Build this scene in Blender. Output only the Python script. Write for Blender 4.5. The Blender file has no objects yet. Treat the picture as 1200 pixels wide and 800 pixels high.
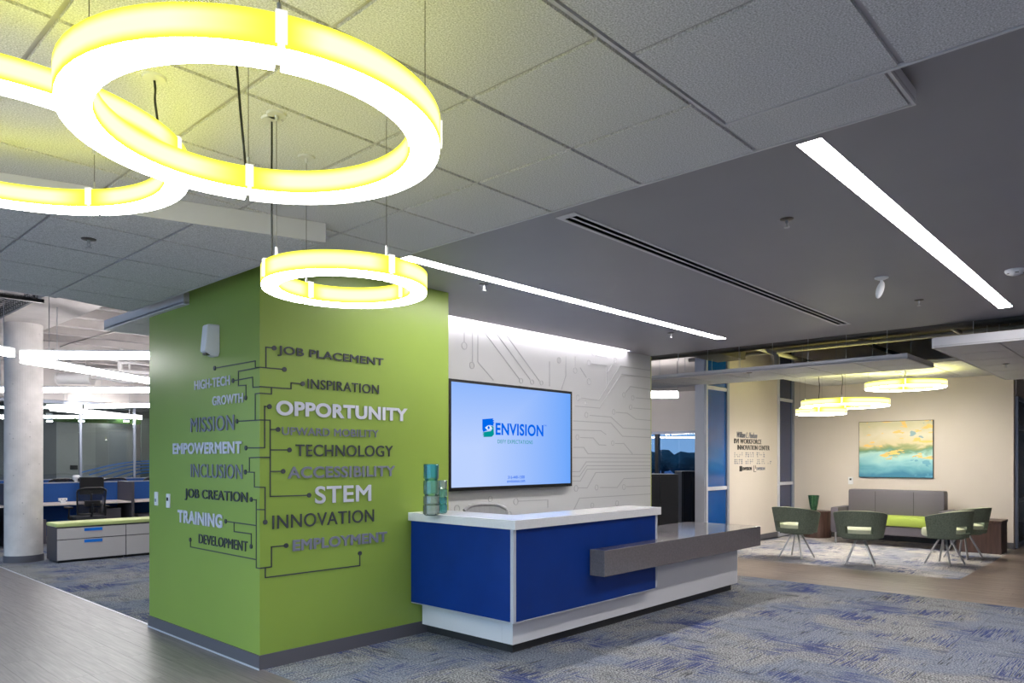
import bpy, bmesh, math, random
from mathutils import Vector, Matrix, Euler
random.seed(7)
scene = bpy.context.scene
COL = scene.collection
PI = math.pi
# ---------------------------------------------------------------- camera
F_PX, HOR, EYE = 855.0, 537.07, 1.55
TH = math.atan2(789.13, F_PX)
CS, SN = math.cos(TH), math.sin(TH)
cd = bpy.data.cameras.new('camera'); cam = bpy.data.objects.new('camera', cd); COL.objects.link(cam)
cam.location = (0, 0, EYE); cam.rotation_euler = (PI/2, 0, TH - PI/2)
cd.sensor_width = 36.0; cd.lens = 36.0*F_PX/1200; cd.shift_y = (HOR-400)/1200.0
cd.clip_start = 0.02; cd.clip_end = 300
scene.camera = cam
# ---------------------------------------------------------------- world and exposure
w = bpy.data.worlds.new('dusk'); scene.world = w; w.use_nodes = True
wn = w.node_tree.nodes; wl = w.node_tree.links
tc = wn.new('ShaderNodeTexCoord'); sx = wn.new('ShaderNodeSeparateXYZ'); rp = wn.new('ShaderNodeValToRGB')
wl.new(tc.outputs['Generated'], sx.inputs[0]); wl.new(sx.outputs['Z'], rp.inputs[0]); wl.new(rp.outputs[0], wn['Background'].inputs[0])
rp.color_ramp.elements[0].position = 0.0; rp.color_ramp.elements[0].color = (.20, .38, .66, 1)
rp.color_ramp.elements[1].position = 0.5; rp.color_ramp.elements[1].color = (.05, .17, .45, 1)
wn['Background'].inputs[1].default_value = 2.4
vs = scene.view_settings
vs.view_transform = 'Standard'; vs.look = 'None'; vs.gamma = 1; vs.use_curve_mapping = False
vs.exposure = 0.0
# lamp strengths
L_RING_WHITE, L_RING_SIDE, L_RING_TOP = 20.0, 1.7, 4.2
L_LINEAR, L_SLOT, L_OFFICE, L_SCREEN = 46.0, 60.0, 30.0, 1.0
L_LOUNGE = 40.0
SAMPLE_AREA = 5.0

# ---------------------------------------------------------------- photo measuring: pixel -> point on a real plane
def ray(px, py):
    a = (px-600)/F_PX
    return (CS+a*SN, SN-a*CS, -(py-HOR)/F_PX)
def onz(px, py, z):
    r = ray(px, py); t = (z-EYE)/r[2]; return Vector((r[0]*t, r[1]*t, z))
def onx(px, py, x):
    r = ray(px, py); t = x/r[0]; return Vector((x, r[1]*t, EYE+r[2]*t))
def ony(px, py, y):
    r = ray(px, py); t = y/r[1]; return Vector((r[0]*t, y, EYE+r[2]*t))
def atd(px, py, d):
    r = ray(px, py); return Vector((r[0]*d, r[1]*d, EYE+r[2]*d))

# ---------------------------------------------------------------- materials
def srgb(r, g, b):
    f = lambda c: (c/255/12.92) if c/255 <= .04045 else ((c/255+.055)/1.055)**2.4
    return (f(r), f(g), f(b), 1)
def mat(name, col, rough=.5, metal=0, spec=.5, noise=0, nscale=40, bump=0, bscale=200, coat=0):
    m = bpy.data.materials.new(name); m.use_nodes = True
    N = m.node_tree.nodes; Lk = m.node_tree.links; b = N['Principled BSDF']
    b.inputs['Base Color'].default_value = col; b.inputs['Roughness'].default_value = rough
    b.inputs['Metallic'].default_value = metal; b.inputs['Specular IOR Level'].default_value = spec
    b.inputs['Coat Weight'].default_value = coat
    t = N.new('ShaderNodeTexCoord')
    if noise:
        n = N.new('ShaderNodeTexNoise'); n.inputs['Scale'].default_value = nscale; n.inputs['Detail'].default_value = 3
        Lk.new(t.outputs['Object'], n.inputs['Vector'])
        r = N.new('ShaderNodeValToRGB'); r.color_ramp.elements[0].position = .3; r.color_ramp.elements[1].position = .7
        r.color_ramp.elements[0].color = tuple(c*(1-noise) for c in col[:3])+(1,)
        r.color_ramp.elements[1].color = tuple(min(1, c*(1+noise)) for c in col[:3])+(1,)
        Lk.new(n.outputs['Fac'], r.inputs[0]); Lk.new(r.outputs[0], b.inputs['Base Color'])
    if bump:
        n2 = N.new('ShaderNodeTexNoise'); n2.inputs['Scale'].default_value = bscale; n2.inputs['Detail'].default_value = 2
        Lk.new(t.outputs['Object'], n2.inputs['Vector'])
        bp = N.new('ShaderNodeBump'); bp.inputs['Strength'].default_value = bump; bp.inputs['Distance'].default_value = .003
        Lk.new(n2.outputs['Fac'], bp.inputs['Height']); Lk.new(bp.outputs[0], b.inputs['Normal'])
    return m
def emit(name, col, s):
    m = bpy.data.materials.new(name); m.use_nodes = True; N = m.node_tree.nodes; N.clear()
    e = N.new('ShaderNodeEmission'); o = N.new('ShaderNodeOutputMaterial')
    e.inputs[0].default_value = col; e.inputs[1].default_value = s
    m.node_tree.links.new(e.outputs[0], o.inputs[0]); return m
def ring_side_mat():
    # yellow translucent diffuser: whiter in the middle of its height, where the lamps inside sit
    m = bpy.data.materials.new('yellow_diffuser'); m.use_nodes = True; N = m.node_tree.nodes; Lk = m.node_tree.links; N.clear()
    t = N.new('ShaderNodeUVMap'); s = N.new('ShaderNodeSeparateXYZ'); Lk.new(t.outputs[0], s.inputs[0])
    def hump(out, wd):
        a = N.new('ShaderNodeMath'); a.operation = 'SUBTRACT'; Lk.new(out, a.inputs[0]); a.inputs[1].default_value = .5
        b = N.new('ShaderNodeMath'); b.operation = 'ABSOLUTE'; Lk.new(a.outputs[0], b.inputs[0])
        c = N.new('ShaderNodeMapRange'); c.inputs[1].default_value = .5; c.inputs[2].default_value = .5-wd
        c.inputs[3].default_value = 0; c.inputs[4].default_value = 1; c.interpolation_type = 'SMOOTHSTEP'; Lk.new(b.outputs[0], c.inputs[0]); return c.outputs[0]
    h1 = hump(s.outputs['X'], .16); h2 = hump(s.outputs['Y'], .36)
    mu = N.new('ShaderNodeMath'); mu.operation = 'MULTIPLY'; Lk.new(h1, mu.inputs[0]); Lk.new(h2, mu.inputs[1])
    mx = N.new('ShaderNodeMix'); mx.data_type = 'RGBA'; Lk.new(mu.outputs[0], mx.inputs[0])
    mx.inputs[6].default_value = (1.0, .93, .05, 1); mx.inputs[7].default_value = (1.1, 1.04, .46, 1)
    e = N.new('ShaderNodeEmission'); Lk.new(mx.outputs[2], e.inputs[0]); e.inputs[1].default_value = L_RING_SIDE
    o = N.new('ShaderNodeOutputMaterial'); Lk.new(e.outputs[0], o.inputs[0]); return m
def acoustic(name, col):
    m = mat(name, col, .9, spec=.2, noise=.34, nscale=170, bump=.5, bscale=200); return m
def carpet_mat(name, warm=False):
    m = bpy.data.materials.new(name); m.use_nodes = True; N = m.node_tree.nodes; Lk = m.node_tree.links; b = N['Principled BSDF']
    b.inputs['Roughness'].default_value = .95; b.inputs['Specular IOR Level'].default_value = .1
    t = N.new('ShaderNodeTexCoord'); oi = N.new('ShaderNodeObjectInfo')
    mp = N.new('ShaderNodeVectorMath'); mp.operation = 'SCALE'; cb = N.new('ShaderNodeCombineXYZ')
    for i in (0, 1): Lk.new(oi.outputs['Random'], cb.inputs[i])
    Lk.new(cb.outputs[0], mp.inputs[0]); mp.inputs['Scale'].default_value = 37
    ad = N.new('ShaderNodeVectorMath'); ad.operation = 'ADD'; Lk.new(t.outputs['Object'], ad.inputs[0]); Lk.new(mp.outputs[0], ad.inputs[1])
    geo = N.new('ShaderNodeNewGeometry')
    def noi(src, sc, scale=1, det=2):
        q = N.new('ShaderNodeVectorMath'); q.operation = 'MULTIPLY'; Lk.new(src, q.inputs[0]); q.inputs[1].default_value = sc
        n = N.new('ShaderNodeTexNoise'); n.inputs['Scale'].default_value = scale; n.inputs['Detail'].default_value = det
        Lk.new(q.outputs[0], n.inputs['Vector']); return n.outputs['Fac']
    def rng(src, a, c):
        r = N.new('ShaderNodeMapRange'); r.inputs[1].default_value = a; r.inputs[2].default_value = c; Lk.new(src, r.inputs[0]); return r.outputs[0]
    def mul(a, c):
        r = N.new('ShaderNodeMath'); r.operation = 'MULTIPLY'; Lk.new(a, r.inputs[0])
        if isinstance(c, (int, float)): r.inputs[1].default_value = c
        else: Lk.new(c, r.inputs[1])
        return r.outputs[0]
    def mix(f, a, c):
        r = N.new('ShaderNodeMix'); r.data_type = 'RGBA'; Lk.new(f, r.inputs[0])
        for i, v in ((6, a), (7, c)):
            if isinstance(v, tuple): r.inputs[i].default_value = v
            else: Lk.new(v, r.inputs[i])
        return r.outputs[2]
    def add(a, c, k):
        r = N.new('ShaderNodeMath'); r.operation = 'MULTIPLY_ADD'; Lk.new(c, r.inputs[0]); r.inputs[1].default_value = k; Lk.new(a, r.inputs[2]); return r.outputs[0]
    W = geo.outputs['Position']; O = ad.outputs[0]
    base_a = srgb(58, 60, 66) if not warm else srgb(104, 100, 106)
    base_b = srgb(178, 178, 180) if not warm else srgb(226, 218, 214)
    yarn = rng(noi(O, (1, 1, 1), 75, 3), .36, .64)
    c = mix(yarn, base_a, base_b)
    # bluish grey fields
    f1 = rng(noi(W, (1.0, 1.0, 1), 1.3, 2), .46, .56)
    c = mix(mul(f1, .42), c, srgb(98, 112, 142))
    # dark dashes
    sd = add(noi(O, (3.5, 120, 1), 1, 1), noi(O, (1.2, 3.0, 1), 2.0, 1), .55)
    c = mix(mul(rng(sd, .90, .94), .75), c, srgb(52, 54, 58))
    # blue dashes gathered in patches
    sb_ = add(noi(O, (3.0, 105, 1), 1, 1), noi(W, (1.0, 1.0, 1), 1.9, 2), .95)
    sb2 = add(sb_, noi(O, (2.5, 6.0, 1), 2.0, 1), .35)
    c = mix(mul(rng(sb2, 1.26, 1.31), .8), c, srgb(34, 52, 112))
    Lk.new(c, b.inputs['Base Color'])
    bm_ = N.new('ShaderNodeBump'); bm_.inputs['Strength'].default_value = .6; bm_.inputs['Distance'].default_value = .004
    Lk.new(noi(O, (1, 1, 1), 160, 2), bm_.inputs['Height']); Lk.new(bm_.outputs[0], b.inputs['Normal'])
    return m
def wood_mat(name, c1, c2, rough, var=.12, grain=(3, 60, 60)):
    m = bpy.data.materials.new(name); m.use_nodes = True; N = m.node_tree.nodes; Lk = m.node_tree.links; b = N['Principled BSDF']
    t = N.new('ShaderNodeTexCoord'); oi = N.new('ShaderNodeObjectInfo')
    q = N.new('ShaderNodeVectorMath'); q.operation = 'MULTIPLY'; Lk.new(t.outputs['Object'], q.inputs[0]); q.inputs[1].default_value = grain
    s = N.new('ShaderNodeMath'); s.operation = 'MULTIPLY'; s.inputs[1].default_value = 50; Lk.new(oi.outputs['Random'], s.inputs[0])
    a = N.new('ShaderNodeVectorMath'); a.operation = 'ADD'; Lk.new(q.outputs[0], a.inputs[0]); Lk.new(s.outputs[0], a.inputs[1])
    n = N.new('ShaderNodeTexNoise'); n.inputs['Scale'].default_value = 1; n.inputs['Detail'].default_value = 5; Lk.new(a.outputs[0], n.inputs['Vector'])
    r = N.new('ShaderNodeValToRGB'); r.color_ramp.elements[0].position = .3; r.color_ramp.elements[1].position = .7
    r.color_ramp.elements[0].color = c1; r.color_ramp.elements[1].color = c2; Lk.new(n.outputs['Fac'], r.inputs[0])
    h = N.new('ShaderNodeHueSaturation'); Lk.new(r.outputs[0], h.inputs['Color'])
    v = N.new('ShaderNodeMapRange'); v.inputs[3].default_value = 1-var; v.inputs[4].default_value = 1+var; Lk.new(oi.outputs['Random'], v.inputs[0])
    Lk.new(v.outputs[0], h.inputs['Value']); Lk.new(h.outputs[0], b.inputs['Base Color'])
    b.inputs['Roughness'].default_value = rough
    return m
def concrete_mat(name, c, bump=.3):
    m = mat(name, c, .8, spec=.3, noise=.10, nscale=5, bump=bump, bscale=60)
    N = m.node_tree.nodes; Lk = m.node_tree.links; b = N['Principled BSDF']
    t = [n for n in N if n.type == 'TEX_COORD'][0]
    v = N.new('ShaderNodeTexVoronoi'); v.inputs['Scale'].default_value = 9; Lk.new(t.outputs['Object'], v.inputs['Vector'])
    r = N.new('ShaderNodeMapRange'); r.inputs[1].default_value = .05; r.inputs[2].default_value = .11; r.inputs[3].default_value = .62; r.inputs[4].default_value = 1
    Lk.new(v.outputs['Distance'], r.inputs[0])
    mm = N.new('ShaderNodeMix'); mm.data_type = 'RGBA'; mm.blend_type = 'MULTIPLY'; mm.inputs[0].default_value = 1
    old = b.inputs['Base Color'].links[0].from_socket
    Lk.new(old, mm.inputs[6]); Lk.new(r.outputs[0], mm.inputs[7]); Lk.new(mm.outputs[2], b.inputs['Base Color'])
    return m
def glass_mat(name, tint=(.9, .95, .95, 1), refl=.12, rough=.0, body=None, bf=.3):
    m = bpy.data.materials.new(name); m.use_nodes = True; N = m.node_tree.nodes; Lk = m.node_tree.links; N.clear()
    tr = N.new('ShaderNodeBsdfTransparent'); gl = N.new('ShaderNodeBsdfGlossy'); mx = N.new('ShaderNodeMixShader'); o = N.new('ShaderNodeOutputMaterial')
    fr = N.new('ShaderNodeFresnel'); fr.inputs[0].default_value = 1.45
    mr = N.new('ShaderNodeMath'); mr.operation = 'ADD'; mr.inputs[1].default_value = refl*.3; Lk.new(fr.outputs[0], mr.inputs[0])
    tr.inputs[0].default_value = tint; gl.inputs['Roughness'].default_value = rough
    src = tr.outputs[0]
    if body:
        df = N.new('ShaderNodeBsdfTranslucent'); d2 = N.new('ShaderNodeBsdfDiffuse'); am = N.new('ShaderNodeMixShader'); m3 = N.new('ShaderNodeMixShader')
        df.inputs[0].default_value = body; d2.inputs[0].default_value = body; am.inputs[0].default_value = .5; m3.inputs[0].default_value = bf
        Lk.new(df.outputs[0], am.inputs[1]); Lk.new(d2.outputs[0], am.inputs[2]); Lk.new(tr.outputs[0], m3.inputs[1]); Lk.new(am.outputs[0], m3.inputs[2]); src = m3.outputs[0]
    Lk.new(mr.outputs[0], mx.inputs[0]); Lk.new(src, mx.inputs[1]); Lk.new(gl.outputs[0], mx.inputs[2]); Lk.new(mx.outputs[0], o.inputs[0])
    return m

M = dict(
 tile=acoustic('acoustic_tile', srgb(206, 205, 209)),
 tee=mat('grid_metal', srgb(176, 173, 178), .5),
 trim_metal=mat('white_edge_trim', srgb(205, 203, 208), .45),
 soffit=mat('grey_ceiling_paint', srgb(150, 148, 154), .55, spec=.4, noise=.02, nscale=2),
 green=mat('green_paint', srgb(134, 158, 68), .33, spec=.45, noise=.03, nscale=1.5),
 base=mat('charcoal_base', srgb(88, 86, 94), .5),
 chrome=mat('brushed_metal', srgb(190, 190, 195), .3, metal=1),
 dkchrome=mat('dark_metal', srgb(90, 84, 80), .35, metal=1),
 white=mat('white_paint', srgb(225, 224, 228), .5),
 offwhite=mat('warm_white_paint', srgb(205, 197, 193), .6, noise=.02, nscale=2),
 relief=mat('white_relief_panel', srgb(205, 205, 207), .55), line_shade=mat('relief_line_shade', srgb(176, 176, 180), .6),  # darker grey stands in for the shade along the relief lines
 quartz=mat('white_quartz', srgb(228, 226, 228), .12, spec=.6, noise=.03, nscale=60),
 lamw=mat('white_laminate', srgb(222, 221, 226), .4),
 blue=mat('royal_blue_laminate', srgb(0, 48, 128), .42, spec=.3, noise=.08, nscale=3),
 trimw=mat('silver_trim', srgb(200, 202, 212), .35, metal=.3),
 greyq=mat('grey_quartz', srgb(108, 104, 108), .09, spec=.7, noise=.12, nscale=70),
 black=mat('black_plastic', srgb(22, 22, 25), .35),
 dark=mat('dark_fabric', srgb(38, 40, 46), .8),
 toe=mat('dark_toe_kick', srgb(52, 52, 54), .5),
 beige=mat('beige_wall_paint', srgb(208, 196, 188), .65, noise=.015, nscale=2),
 letter_lt=mat('light_grey_letter', srgb(196, 197, 212), .4),
 letter_md=mat('mid_grey_letter', srgb(118, 121, 138), .45),
 letter_dk=mat('charcoal_letter', srgb(56, 60, 68), .5),
 carpet=carpet_mat('carpet_blue_grey'), carpet2=carpet_mat('carpet_warm', True),
 plank=wood_mat('grey_vinyl_plank', srgb(100, 93, 95), srgb(128, 120, 121), .38, .05),
 plank2=wood_mat('brown_vinyl_plank', srgb(92, 78, 73), srgb(150, 132, 124), .34, .08),
 slab=mat('floor_slab', srgb(90, 86, 86), .8),
 conc=concrete_mat('board_formed_concrete', srgb(205, 198, 196)),
 conc_deck=mat('painted_concrete_deck', srgb(190, 182, 180), .8, noise=.08, nscale=4),
 deck=mat('dark_deck', srgb(80, 72, 62), .8, noise=.3, nscale=3),
 duct=mat('duct_metal', srgb(105, 98, 88), .5, metal=.4),
 pipe=mat('grey_pipe', srgb(165, 158, 150), .5),
 wpipe=mat('white_pipe', srgb(225, 220, 218), .5),
 yellowtop=emit('yellow_top_glow', (.93, .95, .08, 1), L_RING_TOP),
 ringwhite=emit('ring_white_diffuser', (1, .98, .93, 1), L_RING_WHITE),
 ringside=ring_side_mat(),
 bracket=emit('lit_white_clip', (1, .98, .9, 1), 1.15),
 linear=emit('linear_diffuser', (1, .96, .93, 1), L_LINEAR),
 slot=emit('wall_washer_strip', (1, .96, .98, 1), L_SLOT),
 office=emit('office_tube', (1, .98, .97, 1), L_OFFICE),
 greenf=mat('green_tweed', srgb(104, 113, 98), .9, noise=.38, nscale=90, bump=.5, bscale=250),
 creamf=mat('cream_upholstery', srgb(196, 198, 172), .7),
 limef=mat('lime_vinyl', srgb(158, 176, 72), .5),
 limef2=mat('pale_lime_upholstery', srgb(190, 200, 128), .55),
 greyf=mat('grey_vinyl', srgb(92, 86, 94), .5),
 walnut=wood_mat('dark_walnut', srgb(58, 40, 36), srgb(92, 68, 62), .4, .05, (20, 20, 2)),
 mono=mat('light_drawer_front', srgb(196, 188, 186), .5),
 charcoal=mat('charcoal_laminate', srgb(72, 68, 74), .5),
 bluep=mat('blue_screen_fabric', srgb(22, 72, 140), .8, noise=.1, nscale=90),
 bluepull=mat('bright_blue_pull', srgb(20, 120, 220), .35),
 worktop=mat('pale_worktop', srgb(225, 212, 205), .4),
 alum=mat('aluminium_frame', srgb(150, 155, 170), .4, metal=.3),
 paleframe=mat('pale_window_frame', srgb(205, 205, 215), .4),
 blueglass=mat('blue_glass', srgb(18, 78, 150), .12, spec=.8, noise=.25, nscale=1.2),
 navyglass=mat('navy_glass', srgb(34, 48, 92), .12, spec=.7, noise=.15, nscale=1.5),
 glass=glass_mat('clear_glass'),
 mesh=glass_mat('mesh_back', (.60, .60, .62, 1), .0, .6),
 tealglass=glass_mat('teal_glass', (.72, .97, 1, 1), .25, .05, srgb(70, 200, 215)),
 mintglass=glass_mat('mint_glass', (.86, 1, .97, 1), .25, .05, srgb(150, 220, 200)),
 frostglass=glass_mat('clear_pale_glass', (.97, 1, 1, 1), .25, .05, srgb(215, 230, 228), .28),
 tree=mat('hazy_trees', srgb(62, 92, 92), 1, noise=.4, nscale=.8),  # distance haze put into the tree colour, lightening it
 snow=mat('pale_parking_lot', srgb(150, 165, 190), .9),
 arc=mat('blue_film', srgb(50, 100, 165), .5),
 cable=mat('black_cable', srgb(12, 12, 14), .5),
)

# ---------------------------------------------------------------- mesh tools
class MB:
    def __init__(s): s.bm = bmesh.new()
    def box(s, x0, y0, z0, x1, y1, z1, bev=0, rot=None, c=None):
        m = Matrix.Translation(((x0+x1)/2, (y0+y1)/2, (z0+z1)/2)) @ Matrix.Diagonal((abs(x1-x0), abs(y1-y0), abs(z1-z0), 1))
        r = bmesh.ops.create_cube(s.bm, size=1, matrix=m)
        if bev:
            es = list({e for v in r['verts'] for e in v.link_edges})
            bmesh.ops.bevel(s.bm, geom=es, offset=bev, segments=2, profile=.6, affect='EDGES')
        if rot: 
            cc = Vector(c) if c else Vector(((x0+x1)/2, (y0+y1)/2, (z0+z1)/2))
            bmesh.ops.rotate(s.bm, verts=[v for v in r['verts'] if v.is_valid], cent=cc, matrix=Euler(rot).to_matrix())
        return s
    def cyl(s, p, q, r, r2=None, n=16, cap=True):
        p, q = Vector(p), Vector(q); d = q-p; L = d.length
        if L < 1e-6: return s
        m = Matrix.Translation((p+q)/2) @ d.to_track_quat('Z', 'Y').to_matrix().to_4x4()
        bmesh.ops.create_cone(s.bm, cap_ends=cap, segments=n, radius1=r, radius2=r if r2 is None else r2, depth=L, matrix=m); return s
    def path(s, pts, r, n=8):
        for a, b in zip(pts, pts[1:]): s.cyl(a, b, r, n=n)
        return s
    def lathe(s, prof, c=(0, 0, 0), n=32, fl=None):
        rings = []
        for (r, z) in prof:
            rr = []
            for k in range(n):
                a = 2*PI*k/n; f = 1 + (fl(k) if fl else 0)
                rr.append(s.bm.verts.new((c[0]+r*f*math.cos(a), c[1]+r*f*math.sin(a), c[2]+z)))
            rings.append(rr)
        for A, B in zip(rings, rings[1:]):
            for k in range(n):
                try: s.bm.faces.new((A[k], A[(k+1) % n], B[(k+1) % n], B[k]))
                except ValueError: pass
        for R, rev in ((rings[0], True), (rings[-1], False)):
            if prof[0 if rev else -1][0] > 1e-4:
                s.bm.faces.new(R[::-1] if rev else R)
        return s
    def poly(s, pts, dz):
        # polygon extruded along vector dz
        dz = Vector(dz); a = [s.bm.verts.new(p) for p in pts]; b = [s.bm.verts.new(Vector(p)+dz) for p in pts]
        s.bm.faces.new(a); s.bm.faces.new(b[::-1])
        for i in range(len(pts)):
            j = (i+1) % len(pts); s.bm.faces.new((a[j], a[i], b[i], b[j]))
        return s
    def arcband(s, r0, r1, z0, z1, a0, a1, n=24, c=(0, 0), ztop=None, zbot=None):
        V = []
        for k in range(n+1):
            a = a0+(a1-a0)*k/n; zt = ztop(a) if ztop else z1; zb = zbot(a) if zbot else z0
            V.append([s.bm.verts.new((c[0]+r*math.cos(a), c[1]+r*math.sin(a), z)) for r, z in ((r0, zb), (r1, zb), (r1, zt), (r0, zt))])
        for A, B in zip(V, V[1:]):
            for i in range(4):
                j = (i+1) % 4; s.bm.faces.new((A[i], A[j], B[j], B[i]))
        s.bm.faces.new(V[0][::-1]); s.bm.faces.new(V[-1]); return s
    def build(s, name, m, parent=None, smooth=False, bev=0):
        bmesh.ops.recalc_face_normals(s.bm, faces=s.bm.faces)
        me = bpy.data.meshes.new(name); s.bm.to_mesh(me); s.bm.free()
        me.materials.append(m)
        o = bpy.data.objects.new(name, me); COL.objects.link(o)
        if parent is not None:
            o.parent = parent
            o.matrix_parent_inverse = Matrix.Identity(4)
        if smooth:
            for p in me.polygons: p.use_smooth = True
            md = o.modifiers.new('edges', 'EDGE_SPLIT'); md.split_angle = math.radians(35)
        if bev:
            b = o.modifiers.new('bevel', 'BEVEL'); b.width = bev; b.segments = 2; b.limit_method = 'ANGLE'
        return o
def tag(o, label=None, cat=None, group=None, kind=None):
    if label: o['label'] = label
    if cat: o['category'] = cat
    if group: o['group'] = group
    if kind: o['kind'] = kind
    return o
def thing(name, label, cat, loc=(0, 0, 0), rz=0, group=None):
    o = bpy.data.objects.new(name, None); COL.objects.link(o); o.location = loc; o.rotation_euler = (0, 0, rz); o.empty_display_size = .1
    return tag(o, label, cat, group)
def struct_empty(name, loc=(0, 0, 0)):
    o = bpy.data.objects.new(name, None); COL.objects.link(o); o.location = loc; o['kind'] = 'structure'; return o
def struct(name, mb, m, parent=None):
    o = mb.build(name, m, parent)
    if parent is None: o['kind'] = 'structure'
    return o
def copy_tree(o, parent=None):
    c = o.copy(); COL.objects.link(c); c.parent = parent
    for ch in list(o.children): copy_tree(ch, c)
    return c
def inst(me, name, loc, parent, rz=0):
    o = bpy.data.objects.new(name, me); COL.objects.link(o); o.parent = parent; o.location = loc; o.rotation_euler = (0, 0, rz); return o
def box_obj(name, m, a, b, parent=None, bev=0):
    return MB().box(*a, *b).build(name, m, parent, bev=bev)

# ================================================================ floor
# carpet tiles and vinyl planks, each its own piece
def tile_mesh(nm, sx_, sy_, th, m, gap):
    bm = bmesh.new(); bmesh.ops.create_cube(bm, size=1, matrix=Matrix.Translation((0, 0, -th/2)) @ Matrix.Diagonal((sx_-gap, sy_-gap, th, 1)))
    me = bpy.data.meshes.new(nm); bm.to_mesh(me); bm.free(); me.materials.append(m); return me
fl = struct('floor', MB().box(-7, -6, -.14, 24, 26, -.012), M['slab'])
ctile = tile_mesh('carpet_tile', .61, .61, .01, M['carpet'], .0015)
ctile2 = tile_mesh('carpet_tile_warm', .61, .61, .01, M['carpet2'], .0015)
def lay_tiles(me, root, x0, y0, x1, y1, p=.61, skip=None):
    nx = int(math.ceil((x1-x0)/p-1e-6)); ny = int(math.ceil((y1-y0)/p-1e-6)); px_, py_ = (x1-x0)/nx, (y1-y0)/ny
    for i in range(nx):
        for j in range(ny):
            cx, cy = x0+(i+.5)*px_, y0+(j+.5)*py_
            if skip and skip(cx, cy): continue
            o = inst(me, 'carpet_tile', (cx, cy, 0), root, 0)
            q = (i+j) % 2 == 0
            o.rotation_euler.z = PI/2 if q else 0
            sxx, syy = px_/p, py_/p
            o.scale = (syy, sxx, 1) if q else (sxx, syy, 1)
YB = 4.993; XB = 2.68       # faces of the green pier
carpet_a = struct_empty('floor.001')
lay_tiles(ctile, carpet_a, 2.70, -1.0, 9.15, YB, skip=lambda x, y: x < 3.0 and y < 1)
lay_tiles(ctile, carpet_a, 4.56, YB, 9.15, 5.86)
carpet_b = struct_empty('floor.002')
lay_tiles(ctile2, carpet_b, 10.75, 2.13, 14.98, 5.95)
carpet_c = struct_empty('floor.003')
lay_tiles(ctile, carpet_c, 2.70, 7.03, 8.2, 15.3)
MB().box(2.70, 15.3, -.01, 16, 26, 0).box(8.2, 7.03, -.01, 16, 15.3, 0).box(9.15, 5.86, -.01, 22, 5.97, 0).box(10.6, 6.0, -.01, 23, 15.3, -.002).build('carpet', M['carpet'], carpet_c)
pl_a = struct_empty('floor.004')
PW, PL = .18, 1.22
plk = tile_mesh('floor_plank', PL, PW, .01, M['plank'], .0018)
plk2 = tile_mesh('floor_plank_brown', PL, PW, .01, M['plank2'], .0018)
def lay_planks(me, root, x0, y0, x1, y1, along='y'):
    # clipped at the region's ends by scaling the end planks
    if along == 'y': u0, u1, v0, v1 = y0, y1, x0, x1
    else: u0, u1, v0, v1 = x0, x1, y0, y1
    nv = max(1, round((v1-v0)/PW)); pw = (v1-v0)/nv
    for i in range(nv):
        u = u0 - random.random()*PL
        while u < u1:
            a, b = max(u, u0), min(u+PL, u1); u += PL
            if b-a < .03: continue
            cv = v0+(i+.5)*pw; cu = (a+b)/2
            o = inst(me, 'floor_plank', (cv, cu, 0) if along == 'y' else (cu, cv, 0), root, PI/2 if along == 'y' else 0)
            o.scale = ((b-a)/PL, pw/PW, 1)
lay_planks(plk, pl_a, -.2, 2.2, 2.70, 13.4, 'y')
MB().box(-6.5, -5.5, -.01, -.2, 25.5, 0).box(-.2, 13.4, -.01, 2.7, 25.5, 0).box(-.2, -5.5, -.01, 2.7, 2.2, 0).box(2.7, -5.5, -.01, 22, -1.0, 0).build('vinyl_flooring', M['plank'], pl_a)
pl_b = struct_empty('floor.005')
lay_planks(plk2, pl_b, 9.15, .2, 10.75, 5.86, 'y')
lay_planks(plk2, pl_b, 10.75, .2, 16.0, 2.13, 'y')
MB().box(9.15, -1.0, -.01, 23, .2, 0).box(16.0, .2, -.01, 23, 2.13, 0).box(15.2, 2.2, -.01, 23, 5.8, -.002).build('vinyl_flooring', M['plank2'], pl_b)
MB().box(2.694, 7.05, -.005, 2.712, 15, .004).build('transition_strip', M['trimw'], pl_a)

# ================================================================ green pier
pier = struct('wall_left', MB().box(XB, YB, 0, 4.546, 7.03, 3.078), M['green'])
def base_run(a, b, parent=None, name='baseboard', h=.105, t=.012, m=None):
    # a,b points on the wall face, offset given by order
    return None
bs = MB(); bs.box(XB-.012, YB-.012, .0, XB, 7.035, .105).box(XB, YB-.012, 0, 4.546, YB, .105)
struct('baseboard_left', bs, M['base'])
struct('trim_1', MB().box(XB-.016, YB-.016, 0, XB-.012, 7.035, .012), M['trimw'])

# ================================================================ ceilings
def tiles_poly(root, z, xs, ys, m=None, inside=None, th=.02, gap=.022):
    me_cache = {}
    for i in range(len(xs)-1):
        for j in range(len(ys)-1):
            sx_, sy_ = xs[i+1]-xs[i], ys[j+1]-ys[j]; cx, cy = (xs[i]+xs[i+1])/2, (ys[j]+ys[j+1])/2
            if inside and not inside(cx, cy): continue
            k = (round(sx_, 3), round(sy_, 3))
            if k not in me_cache:
                bm = bmesh.new()
                x, y = sx_/2-gap/2, sy_/2-gap/2
                bo = [bm.verts.new((a*x, b*y, 0)) for a, b in ((-1, -1), (1, -1), (1, 1), (-1, 1))]
                tp = [bm.verts.new((a*(x+.002), b*(y+.002), th)) for a, b in ((-1, -1), (1, -1), (1, 1), (-1, 1))]
                bm.faces.new(bo[::-1]); bm.faces.new(tp)
                for q in range(4): bm.faces.new((bo[q], bo[(q+1) % 4], tp[(q+1) % 4], tp[q]))
                bmesh.ops.recalc_face_normals(bm, faces=bm.faces)
                me = bpy.data.meshes.new('ceiling_tile'); bm.to_mesh(me); bm.free(); me.materials.append(M['tile']); me_cache[k] = me
            inst(me_cache[k], 'ceiling_tile', (cx, cy, z), root)
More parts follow.
